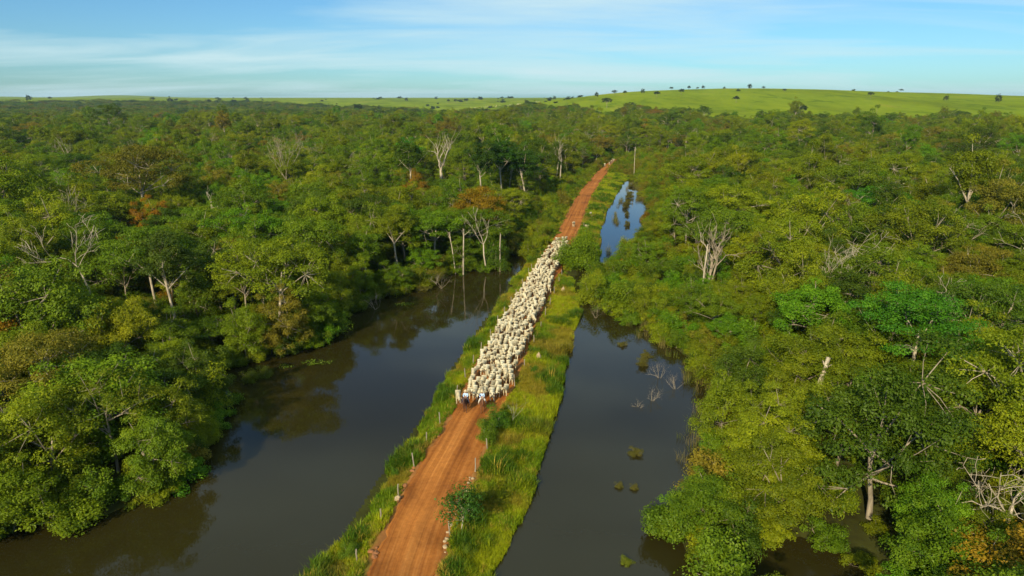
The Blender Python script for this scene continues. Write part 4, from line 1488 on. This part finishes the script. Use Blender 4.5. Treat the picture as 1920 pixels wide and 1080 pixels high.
# trees out on the pastures: (bearing, distance, height, label)
FAR_TREES = [
    (0.414, 1010, 16, "lone dark tree standing out on the near pasture slope"), (0.69, 1250, 14, "rounded dark tree alone on the far pasture slope"), (0.615, 1300, 9, "small round tree beside the far pasture shade tree"),
    (0.508, 1350, 11, "squat tree in the middle of the pasture slope"), (0.318, 1300, 12, "small tree on the flank of the green hill"), (0.385, 1500, 8, "little tree above the lone pasture tree"),
    (0.55, 1750, 9, "low tree near the pasture skyline"), (0.30, 2050, 11, "tree on the shoulder of the green hill"), (0.335, 1950, 13, "tree on the very crest of the green hill"), (0.355, 1990, 10, "round tree on the crest of the green hill"),
    (0.40, 2050, 9, "small tree on the falling crest of the green hill"), (0.415, 2060, 8, "tiny tree by the falling hill crest"), (0.27, 1900, 9, "small tree low on the green hill"), (0.24, 1500, 13, "dark tree at the foot of the green hill"),
    (0.205, 1450, 12, "round tree by the pasture hollow"), (0.17, 1150, 15, "dark round tree at the wood's end below the hill"), (0.135, 1250, 17, "tall tree at the wood's end by the pasture"), (0.02, 1650, 12, "round tree by the pale cattle ground"),
    (0.12, 1600, 11, "dark tree along the pasture hedge line"), (0.145, 1620, 12, "second dark tree along the pasture hedge line"), (0.16, 1580, 10, "low tree along the pasture hedge line"), (0.185, 1650, 11, "high tree along the pasture hedge line"),
    (-0.485, 2300, 22, "big dark domed tree standing on the skyline"), (-0.51, 2500, 18, "lollipop-shaped tree on the skyline"), (-0.395, 2300, 18, "broad tree on the skyline past the big domed one"), (-0.43, 2350, 15, "middling tree on the skyline"),
    (-0.415, 2500, 16, "upright tree on the skyline"), (-0.375, 2600, 15, "crooked tree on the skyline"), (-0.685, 2500, 20, "tall tree by the blue ridge at the frame edge"), (-0.655, 2600, 14, "round tree before the blue ridge"),
    (-0.22, 1500, 22, "dark bulky tree breaking the pasture edge"), (-0.19, 1560, 17, "green tree next to the dark bulky one"), (-0.25, 1700, 18, "brownish tree at the pasture edge"), (-0.08, 2600, 15, "bushy clump on the middle skyline"), (-0.065, 2600, 17, "dark clump on the middle skyline"),
    (-0.09, 2650, 13, "small clump on the middle skyline"), (0.0, 2900, 15, "distant speck of a tree on the middle skyline"), (0.06, 2800, 14, "distant tree on the skyline before the hill"), (-0.15, 2900, 14, "tiny tree on the middle skyline"),
    (0.46, 2300, 11, "tree on the skyline past the hill"), (0.585, 2300, 10, "skyline tree over the pasture slope"), (0.64, 2400, 12, "skyline tree near the pasture end"), (0.50, 2350, 9, "little skyline tree beyond the hill"),
    (0.73, 2400, 12, "last skyline tree over the pasture"), (0.225, 1950, 10, "tree on the rising hill line"), (0.25, 1980, 12, "taller tree on the rising hill line"), (0.262, 2000, 9, "lesser tree on the rising hill line"),
]
for i, (bb, d, h, lb) in enumerate(FAR_TREES):
    pr = (DOME + UMB)[i * 3 % 10]
    y = d
    x = bb * d
    s = h / pr.H
    single_tree("pasture_tree", pr, x, y, s * 1.0, s, i * 0.9, np.array((0.030, 0.050, 0.010)) * RNG.uniform(0.8, 1.2), lb, "tree", "trees out on the pastures")

# thin bush lines on the skyline and hedge bushes on the pasture
bx = []
for k in range(230):
    bb = RNG.uniform(-0.76, 0.8)
    d = RNG.choice([1500, 1700, 2100, 2500, 3000, 3800]) * RNG.uniform(0.9, 1.1)
    if d < forest_limit(np.array([bb * d]), np.array([d]))[0] * 1.03:
        continue
    if abs(bb - 0.45) < 0.33 and d < 2000 and RNG.random() < 0.82:
        continue
    if bb < -0.1 and RNG.random() < 0.6:
        continue
    bx.append((bb * d, d, RNG.uniform(0.6, 1.9) * (d / 2200)))
bx = np.array(bx)
gz = ground_z(bx[:, 0], bx[:, 1])
tn = np.array([np.array((0.035, 0.055, 0.012)) * RNG.uniform(0.7, 1.3) for _ in bx])
scatter("distant_bushes", PROTO_COL, np.stack([bx[:, 0], bx[:, 1], gz - 0.3], -1), np.stack([0 * bx[:, 2], 0 * bx[:, 2], RNG.uniform(0, 6, len(bx))], -1),
        np.stack([bx[:, 2] * 2.2, bx[:, 2] * 1.6, bx[:, 2] * 1.2], -1), RNG.integers(len(WOOD) - 4, len(WOOD), len(bx)), tn,
        label="scattered dark bushes far off on the pastures and skyline", cat="bushes", kind="stuff")


# ------------------------------------------------------------------ animals
def skin_mesh(name, nodes, edges, mat, sub=1, root=0):
    """nodes: (x, y, z, r) or (x, y, z, rx, ry)"""
    me_ = bpy.data.meshes.new(name + "_skeleton")
    me_.from_pydata([q[:3] for q in nodes], edges, [])
    ob = bpy.data.objects.new(name + "_skeleton", me_)
    COL.objects.link(ob)
    md = ob.modifiers.new("skin", 'SKIN')
    md.use_smooth_shade = True
    md.branch_smoothing = 0.6
    for i, q in enumerate(nodes):
        sv = me_.skin_vertices[0].data[i]
        sv.radius = (q[3], q[4] if len(q) > 4 else q[3])
        sv.use_root = (i == root)
    if sub:
        s_ = ob.modifiers.new("sub", 'SUBSURF')
        s_.levels = sub
        s_.render_levels = sub
    dg = bpy.context.evaluated_depsgraph_get()
    res = bpy.data.meshes.new_from_object(ob.evaluated_get(dg))
    res.name = name
    res.materials.clear()
    res.materials.append(mat)
    bpy.data.objects.remove(ob)
    bpy.data.meshes.remove(me_)
    return res


def cow_mesh(name, mat, head=(0, 0), step=0.0, seed=0):
    """faces +X; head = (sideways, raise)"""
    hs, hu = head
    nd = [(-0.25, 0, 1.05, 0.35), (-0.75, 0, 1.14, 0.29), (-0.98, 0, 1.14, 0.15), (0.3, 0, 1.08, 0.34), (0.62, 0.05 * hs, 1.2 + hu * 0.2, 0.22),
          (0.9, 0.18 * hs, 1.36 + hu * 0.6, 0.145), (1.08, 0.3 * hs, 1.46 + hu, 0.115), (1.26, 0.42 * hs, 1.30 + hu, 0.10), (1.42, 0.52 * hs, 1.14 + hu, 0.075),
          (0.38, 0, 1.50, 0.12)]
    ed = [(0, 1), (1, 2), (0, 3), (3, 4), (4, 5), (5, 6), (6, 7), (7, 8), (3, 9)]

    def chain(frm, pts):
        p_ = frm
        for q in pts:
            nd.append(q)
            ed.append((p_, len(nd) - 1))
            p_ = len(nd) - 1
    for s in (-1, 1):
        st = step * s
        chain(3, [(0.36, 0.19 * s, 0.78, 0.12), (0.40 + st * 0.5, 0.19 * s, 0.42, 0.062), (0.36 + st, 0.19 * s, 0.12, 0.048), (0.41 + st, 0.19 * s, 0.03, 0.058)])
        st = -st
        chain(1, [(-0.66, 0.20 * s, 0.80, 0.14), (-0.82 + st * 0.5, 0.19 * s, 0.48, 0.062), (-0.76 + st, 0.19 * s, 0.12, 0.046), (-0.71 + st, 0.19 * s, 0.03, 0.056)])
        chain(6, [(1.05, 0.3 * hs + 0.17 * s, 1.42 + hu, 0.05), (1.0, 0.3 * hs + 0.33 * s, 1.30 + hu, 0.04)])
    chain(2, [(-1.09, 0.02, 0.98, 0.04), (-1.10, 0.03, 0.62, 0.025), (-1.09, 0.05, 0.45, 0.04)])
    return skin_mesh(name, nd, ed, mat)


COWS = [cow_mesh("cow_body", M_COW, h, st) for h, st in (((0, 0), 0.12), ((0.5, -0.12), -0.12), ((-0.5, 0.05), 0.1), ((0.15, -0.35), -0.08), ((-0.2, 0.12), 0.14))]


def horn_mesh():
    mb = MB()
    for s in (-1, 1):
        mb.tube([(1.04, 0.07 * s, 1.55), (1.0, 0.17 * s, 1.63), (1.0, 0.22 * s, 1.74)], [0.032, 0.024, 0.006], 5)
    return mb


def place_cow(x, y, rz, label, group="cream cattle driven along the road", k=None, s=1.0, mesh=None):
    z = 1.0 if road_d(x, y) < 0.05 else float(ground_z(np.array([x]), np.array([y]))[0])
    o = link("cow", mesh or COWS[k if k is not None else int(RNG.integers(len(COWS)))], loc=(x, y, z), rot=(0, 0, rz), scl=(s, s * RNG.uniform(0.95, 1.12), s))
    tag(o, label, "cow", group)
    return o


def road_dir(y):
    a = 0.5 * (road_l(y - 4) + road_r(y - 4))
    b2 = 0.5 * (road_l(y + 4) + road_r(y + 4))
    return math.atan2(-8.0, a - b2)     # heading towards the camera


herd = []
y = 76.0
row = 0
while y < 168:
    xl, xr = float(road_l(y)) + 0.4, float(road_r(y)) - 0.05
    if y > 118:
        q = (y - 118) / 50
        xr -= 1.1 * q
        xl += 0.5 * q
    lane = 0.75 + 0.10 * max(0, (y - 130) / 40)
    off = RNG.uniform(0, 0.5)
    kx = xl + off * lane
    while kx < xr:
        dens = 0.96 if y < 135 else 0.85
        if RNG.random() < dens:
            herd.append((kx + RNG.normal() * 0.10, y + RNG.normal() * 0.30, row, (kx - xl) / (xr - xl)))
        kx += lane * RNG.uniform(0.88, 1.12)
    y += 1.72
    row += 1
herd_rest = herd[282:]
herd = herd[:282]
zone_n = {}
for i, (x, y, row, f) in enumerate(herd):
    side = "along its lake side edge" if f < 0.17 else "along its channel side edge" if f > 0.83 else "in its packed middle"
    part = "in the leading rows" if y < 86 else "in the front third" if y < 104 else "halfway back" if y < 126 else "in the rear third" if y < 148 else "in the trailing tail"
    place_cow(x, y, road_dir(y) + RNG.normal() * 0.16, f"cream cow walking {part} of the herd {side}", s=RNG.uniform(0.84, 1.0), group=f"cream cattle {part} of the herd {side}")
ORD = ["first", "second", "third", "fourth"]
for i, (x, y, rz, lb, k) in enumerate(((-6.4, 74.4, -1.45, "yellowish cow at the lake side of the first rider", 3), (-4.45, 75.0, -1.6, "cream cow leading between the two riders", 0), (-3.6, 75.4, -1.5, "cream cow pressing just behind the riders' gap", 1),
                                       (-2.4, 75.0, -1.5, "cream cow leading beside the second rider", 0))):
    place_cow(x, y, rz, lb, k=k)
place_cow(24.3, 209, -1.9, "white cow straying alone on the far grass verge")
place_cow(20.9, 187.5, -1.2, "white cow on the verge nearer the round tree")
place_cow(17.3, 188.6, -1.8, "white cow at the edge of the empty red road")
BROWN = cow_mesh("cow_body", M_BROWNCOW, (0.1, 0), 0.1)
for i, (x, y, m_, lb) in enumerate(((52.3, 369, None, "pale cow at the far end of the red road"), (53.6, 374, BROWN, "brown cow at the far end of the red road"), (54.8, 379, None, "pale cow behind the brown one at the road's far end"),
                                    (56.0, 385, BROWN, "last brown cow at the road's far end"), (57.6, 390, None, "white cow last of all at the road's far end"), (48.8, 362, None, "white cow leading the group at the road's far end"), (71.4, 423, None, "white cow standing off beyond the road's far end"))):
    place_cow(x, y, -1.9 + RNG.normal() * 0.4, lb, mesh=m_, group="cattle at the far end of the road", s=1.15)

# the rest of the herd's tail, past the limit of single animals
HCOL = bpy.data.collections.new("herd_kinds")
for i, m_ in enumerate(COWS):
    HCOL.objects.link(bpy.data.objects.new("herd_animal_%d" % i, m_))
hr = np.array([(h[0], h[1]) for h in herd_rest])
if len(hr):
    scatter("cattle_herd", HCOL, np.stack([hr[:, 0], hr[:, 1], np.full(len(hr), 1.0)], -1), [(0, 0, road_dir(v) + RNG.normal() * 0.16) for v in hr[:, 1]],
            RNG.uniform(0.84, 1.0, (len(hr), 1)) * np.ones((1, 3)), RNG.integers(0, 5, len(hr)), np.ones((len(hr), 3)), label="cream cattle crowded in the trailing tail of the herd", cat="cattle", kind="stuff")

# cattle specks on the far pasture
k = 60
bb = RNG.uniform(-0.06, 0.04, k)
d = RNG.uniform(1750, 2000, k)
CCOL = bpy.data.collections.new("cattle_kinds")
CCOL.objects.link(bpy.data.objects.new("grazing", COWS[1]))
gx, gy = bb * d, d
scatter("grazing_cattle", CCOL, np.stack([gx, gy, ground_z(gx, gy)], -1), np.stack([0 * gx, 0 * gx, RNG.uniform(0, 6, k)], -1), np.ones((k, 3)) * 1.3, np.zeros(k), np.ones((k, 3)),
        label="pale specks of cattle grazing on the far pasture", cat="cattle", kind="stuff")


# ------------------------------------------------------------------ riders
def horse_mesh(mat, step):
    nd = [(-0.2, 0, 1.12, 0.31), (-0.72, 0, 1.22, 0.30), (-0.98, 0, 1.2, 0.16), (0.38, 0, 1.15, 0.31), (0.68, 0, 1.40, 0.20), (0.95, 0, 1.72, 0.14), (1.12, 0, 1.92, 0.115), (1.3, 0, 1.74, 0.11), (1.48, 0, 1.48, 0.07)]
    ed = [(0, 1), (1, 2), (0, 3), (3, 4), (4, 5), (5, 6), (6, 7), (7, 8)]

    def chain(frm, pts):
        p_ = frm
        for q in pts:
            nd.append(q)
            ed.append((p_, len(nd) - 1))
            p_ = len(nd) - 1
    for s in (-1, 1):
        st = step * s
        chain(3, [(0.42, 0.17 * s, 0.82, 0.11), (0.48 + st * 0.5, 0.16 * s, 0.46, 0.06), (0.44 + st, 0.16 * s, 0.14, 0.042), (0.50 + st, 0.16 * s, 0.04, 0.06)])
        st = -st
        chain(1, [(-0.62, 0.19 * s, 0.88, 0.14), (-0.84 + st * 0.5, 0.17 * s, 0.52, 0.062), (-0.78 + st, 0.17 * s, 0.14, 0.042), (-0.72 + st, 0.17 * s, 0.04, 0.06)])
        chain(6, [(1.08, 0.07 * s, 2.03, 0.035), (1.09, 0.09 * s, 2.12, 0.015)])
    return skin_mesh("horse_body", nd, ed, mat)


def lathe(name, prof, mat, seg=14):
    V_, Q_ = [], []
    for r, z in prof:
        for k in range(seg):
            a = k / seg * 6.2832
            V_.append((r * math.cos(a), r * math.sin(a) * 0.88, z))
    for i in range(len(prof) - 1):
        for k in range(seg):
            k2 = (k + 1) % seg
            Q_.append((i * seg + k, i * seg + k2, (i + 1) * seg + k2, (i + 1) * seg + k))
    return mesh_np(name, np.array(V_), np.array(Q_), [mat], smooth=True)


def rider(x, y, rz, coat, step, lab_h, lab_p, trouser, vest=False, seed=0):
    h = link("horse", horse_mesh(coat, step), loc=(x, y, 1.0), rot=(0, 0, rz))
    tag(h, lab_h, "horse", "horses of the leading riders")
    mb = MB()
    for k in range(7):
        t = k / 6
        p0 = np.array([0.62 + 0.45 * t, 0, 1.58 + 0.43 * t])
        mb.tube([p0, p0 + np.array([-0.05, 0.08, -0.02]), p0 + np.array([-0.06, 0.13, -0.2])], [0.05, 0.05, 0.012], 4)
    link("mane", mb.mesh("mane", [M_MANE]), h)
    mb = MB()
    mb.tube([(-1.06, 0, 1.24), (-1.2, 0.02, 1.1), (-1.24, 0.03, 0.75), (-1.2, 0.02, 0.5)], [0.05, 0.07, 0.08, 0.02], 6)
    link("tail", mb.mesh("tail", [M_MANE]), h)
    mb = MB()
    mb.tube([(0.22, 0, 1.56), (0.12, 0, 1.47), (-0.08, 0, 1.455), (-0.28, 0, 1.49), (-0.36, 0, 1.58)], [0.08, 0.19, 0.22, 0.20, 0.12], 8)
    link("saddle", mb.mesh("saddle", [M_LEATHER]), h)
    mb = MB()
    mb.tube([(1.38, 0.075, 1.6), (0.85, 0.12, 1.62), (0.38, 0.05, 1.72)], [0.012, 0.012, 0.012], 4)
    mb.tube([(1.38, -0.075, 1.6), (0.85, -0.12, 1.62), (0.38, -0.05, 1.72)], [0.012, 0.012, 0.012], 4)
    link("bridle", mb.mesh("bridle", [M_LEATHER]), h)
    # the person sits astride; the base is the seat
    seat = Vector((-0.08 * math.cos(rz), -0.08 * math.sin(rz), 0)) + Vector((x, y, 1.0 + 1.62))
    p = link("person", None, loc=seat, rot=(0, 0, rz))
    p.empty_display_size = 0.3
    tag(p, lab_p, "person", "riders leading the herd")
    nd = [(0, 0, 0.06, 0.16, 0.13), (0, 0, 0.3, 0.14, 0.11), (0.02, 0, 0.5, 0.17, 0.12), (0.02, 0, 0.64, 0.065), (0.05, 0, 0.76, 0.095), (0.06, 0, 0.86, 0.09), (0.155, 0, 0.775, 0.018)]
    ed = [(0, 1), (1, 2), (2, 3), (3, 4), (4, 5), (4, 6)]

    def chain(frm, pts):
        p_ = frm
        for q in pts:
            nd.append(q)
            ed.append((p_, len(nd) - 1))
            p_ = len(nd) - 1
        return p_
    for s in (-1, 1):
        w_ = chain(2, [(0.02, 0.2 * s, 0.54, 0.062), (0.06, 0.27 * s, 0.28, 0.046), (0.30, 0.12 * s, 0.16, 0.034), (0.37, 0.08 * s, 0.155, 0.035)])
        for k, (dy, ln) in enumerate(((-0.028, 0.055), (-0.009, 0.068), (0.010, 0.063), (0.029, 0.048))):
            chain(w_, [(0.41, (0.08 + dy) * s, 0.15, 0.010), (0.41 + ln * 0.6, (0.075 + dy) * s, 0.125, 0.009), (0.40 + ln * 0.3, (0.07 + dy) * s, 0.10, 0.008)])
        chain(w_, [(0.385, 0.045 * s, 0.165, 0.011), (0.415, 0.03 * s, 0.15, 0.009)])
        chain(0, [(0.08, 0.17 * s, 0.0, 0.10), (0.30, 0.36 * s, -0.22, 0.068), (0.16, 0.42 * s, -0.62, 0.045), (0.30, 0.43 * s, -0.68, 0.042)])
    link("body", skin_mesh("body", nd, ed, M_SKIN), p)
    nd = [(0, 0, 0.05, 0.175, 0.15), (0, 0, 0.3, 0.165, 0.135), (0.02, 0, 0.5, 0.195, 0.145), (0.02, 0, 0.62, 0.085)]
    ed = [(0, 1), (1, 2), (2, 3)]
    for s in (-1, 1):
        chain(2, [(0.02, 0.21 * s, 0.545, 0.085), (0.06, 0.28 * s, 0.28, 0.068), (0.24, 0.16 * s, 0.19, 0.055)])
    link("shirt", skin_mesh("shirt", nd, ed, M_SHIRT), p)
    if vest:
        mb = MB()
        mb.tube([(0.0, -0.2, 0.08), (0.01, -0.22, 0.3), (0.02, -0.23, 0.5)], [0.11, 0.12, 0.11], 8)
        link("jacket", mb.mesh("jacket", [M_NAVY]), p)
    nd = [(0, 0, 0.08, 0.17, 0.15)]
    ed = []
    for s in (-1, 1):
        chain(0, [(0.08, 0.18 * s, 0.0, 0.125), (0.30, 0.37 * s, -0.22, 0.092), (0.17, 0.425 * s, -0.56, 0.068)])
    link("trousers", skin_mesh("trousers", nd, ed, trouser), p)
    for s in (-1, 1):
        link("boot", skin_mesh("boot", [(0.17, 0.425 * s, -0.42, 0.07), (0.155, 0.425 * s, -0.66, 0.062), (0.33, 0.435 * s, -0.70, 0.05)], [(0, 1), (1, 2)], M_LEATHER), p)
        ev = bmesh.new()
        bmesh.ops.create_icosphere(ev, subdivisions=1, radius=0.014)
        em = bpy.data.meshes.new("eye")
        ev.to_mesh(em)
        ev.free()
        em.materials.append(M_EYE)
        link("eye", em, p, loc=(0.14, 0.035 * s, 0.80))
    hat = link("hat", lathe("hat", [(0.24, 0.015), (0.21, -0.01), (0.12, 0.0), (0.115, 0.07), (0.10, 0.13), (0.06, 0.15), (0.0, 0.14)], M_STRAW), p, loc=(0.05, 0, 0.88))
    return h


rider(-5.35, 72.1, R(-97), M_HORSE_DARK, 0.16, "dark bay horse walking at the lake side ahead of the herd", "person in a light blue shirt and straw hat on the dark bay horse", M_JEANS)
rider(-3.45, 72.0, R(-84), M_HORSE_BAY, -0.14, "chestnut horse walking at the channel side ahead of the herd", "person in a light blue shirt with a dark jacket on the chestnut horse", M_PALEPANTS, vest=True)


# ------------------------------------------------------------------ fence posts, stones, mounds
def post_mesh(seed, h):
    rng = np.random.default_rng(seed)
    mb = MB()
    pts = [(rng.normal() * 0.015, rng.normal() * 0.015, z) for z in (-0.3, 0.0, h * 0.35, h * 0.7, h - 0.03)]
    pts.append((pts[-1][0] + 0.03, pts[-1][1], h))
    mb.tube(pts, [0.075, 0.07, 0.062, 0.065, 0.058, 0.028], 7)
    return mb.mesh("fence_post", [M_POST], smooth=False)


PM = [post_mesh(i, h) for i, h in enumerate((1.35, 1.5, 1.25, 1.6))]
pl = [(-12.21, 46.0), (-11.25, 50.83), (-10.5, 54.83), (-9.75, 59.88), (-9.15, 65.2), (-8.05, 69.31), (-6.75, 77.2), (-6.0, 81.8), (-5.3, 87.0), (-4.4, 91.9), (-3.3, 97.5), (-2.25, 103.1), (-1.2, 108.6), (-0.2, 114.2), (0.8, 119.8), (2.0, 126.0), (3.5, 136.7), (4.2, 141.0)]
pr_ = [(-5.2, 48.87), (-3.5, 58.9), (-2.6, 63.41), (0.4, 79.3), (1.6, 85.5), (3.2, 95.0), (4.5, 102.0), (5.6, 108.6), (6.7, 115.0), (7.9, 121.8), (9.2, 129.5), (10.4, 136.5), (24.3, 205.0), (20.3, 190.0)]
PWHERE = {46.0: "by the near corner of the lake", 50.83: "beside the red clods", 54.83: "with a stone at its foot", 59.88: "halfway to the riders", 65.2: "shortly before the riders", 69.31: "just before the riders",
          48.87: "under the small dark green tree", 58.9: "above the white stones", 63.41: "below the large green bush"}
for side, lst in (("lake", pl), ("channel", pr_)):
    for i, (x, y) in enumerate(lst):
        x += RNG.uniform(-0.08, 0.08)
        z = float(ground_z(np.array([x]), np.array([y]))[0])
        o = link("fence_post", PM[i % 4], loc=(x, y, z), rot=(RNG.normal() * 0.05, RNG.normal() * 0.05, RNG.uniform(0, 6)))
        wh = PWHERE.get(y)
        if wh is None:
            wh = "alongside the front of the herd" if y < 95 else "alongside the middle of the herd" if y < 120 else "alongside the tail of the herd" if y < 150 else "by the stray white cows"
        tag(o, f"weathered pale fence post on the {side} side verge {wh}", "fence post", f"fence posts on the {side} side verge {wh}")


def rock_mesh(name, seed, mat, sq=0.6, sub=2):
    bm = bmesh.new()
    bmesh.ops.create_icosphere(bm, subdivisions=sub, radius=1)
    off = Vector((seed * 7.1, seed * 3.3, 0))
    for v in bm.verts:
        v.co *= 1 + 0.45 * mnoise.noise(v.co * 1.1 + off) + 0.15 * mnoise.noise(v.co * 3 + off)
        v.co.z *= sq
    me_ = bpy.data.meshes.new(name)
    bm.to_mesh(me_)
    bm.free()
    me_.materials.append(mat)
    return me_


STONES = [rock_mesh("pale_stone", i, M_STONE) for i in range(4)]
CLODS = [rock_mesh("red_clod", 10 + i, M_CLOD) for i in range(4)]
for (y0, y1, cnt, lb, gp) in ((46.5, 50.2, 9, "pale rubble stone at the road edge by the small dark green tree", "pale stones by the small dark green tree"),
                              (54.5, 58.0, 9, "pale rubble stone at the road edge past the small tree", "pale stones past the small tree")):
    for i in range(cnt):
        y = RNG.uniform(y0, y1)
        x = float(road_r(y)) + RNG.uniform(-0.05, 0.4)
        s = RNG.uniform(0.07, 0.18)
        tag(link("pale_stone", STONES[i % 4], loc=(x, y, float(ground_z(np.array([x]), np.array([y]))[0]) + s * 0.35), rot=(0, 0, RNG.uniform(0, 6)), scl=(s * 1.3, s, s)), lb, "stone", gp)
for (y0, y1, cnt, lb, gp) in ((45.5, 47.5, 6, "red earth clod on the lake side bank in the near corner", "red clods in the near corner"), (53.5, 60, 8, "red earth clod along the lake side road edge", "red clods along the road edge"), (65.5, 67.6, 7, "red earth clod in a heap before the riders", "red clods heaped before the riders")):
    for i in range(cnt):
        y = RNG.uniform(y0, y1)
        x = float(road_l(y)) - RNG.uniform(-0.1, 0.5)
        s = RNG.uniform(0.08, 0.24)
        tag(link("red_clod", CLODS[i % 4], loc=(x, y, float(ground_z(np.array([x]), np.array([y]))[0]) + s * 0.3), rot=(0, 0, RNG.uniform(0, 6)), scl=(s * 1.2, s, s)), lb, "clod", gp)
tag(link("pale_boulder", rock_mesh("pale_boulder", 30, M_STONE, 0.7), loc=(-10.35, 54.0, 1.15), scl=(0.27, 0.25, 0.32)), "round pale boulder at the foot of a post on the lake side", "boulder")
MOUND = rock_mesh("termite_mound", 5, M_STONE, 1.0)
for v in MOUND.vertices:
    t = max(0.0, v.co.z)
    v.co.x *= 1 - 0.6 * min(1, t)
    v.co.y *= 1 - 0.6 * min(1, t)
for x, y, s, lb in ((3.75, 89.2, 0.62, "pale pointed mound standing on the channel side grass"), (9.75, 124.2, 0.6, "small pale mound on the grass near the herd's tail")):
    tag(link("termite_mound", MOUND, loc=(x, y, float(ground_z(np.array([x]), np.array([y]))[0]) + 0.3), scl=(s * 0.8, s * 0.8, s * 1.5)), lb, "mound", "pale mounds on the verge")

# ------------------------------------------------------------------ air
M_HAZE, n, l, out = new_mat("haze_air")
pv = N(n, "ShaderNodeVolumePrincipled")
pv.inputs["Color"].default_value = (0.55, 0.82, 1.0, 1)
pv.inputs["Density"].default_value = 0.00005
pv.inputs["Anisotropy"].default_value = 0.2
l.new(pv.outputs[0], out.inputs["Volume"])
hv = np.array([(x, y, z) for z in (-6, 85) for x, y in ((-9500, -9500), (9500, -9500), (9500, 9500), (-9500, 9500))], float)
hq = np.array([(3, 2, 1, 0), (4, 5, 6, 7), (0, 1, 5, 4), (1, 2, 6, 5), (2, 3, 7, 6), (3, 0, 4, 7)])
tag(link("haze", mesh_np("haze", hv, hq, [M_HAZE])), kind="stuff")

print("TREES", len(trees), "single", len(single), "herd", len(herd), "grass", len(pk))
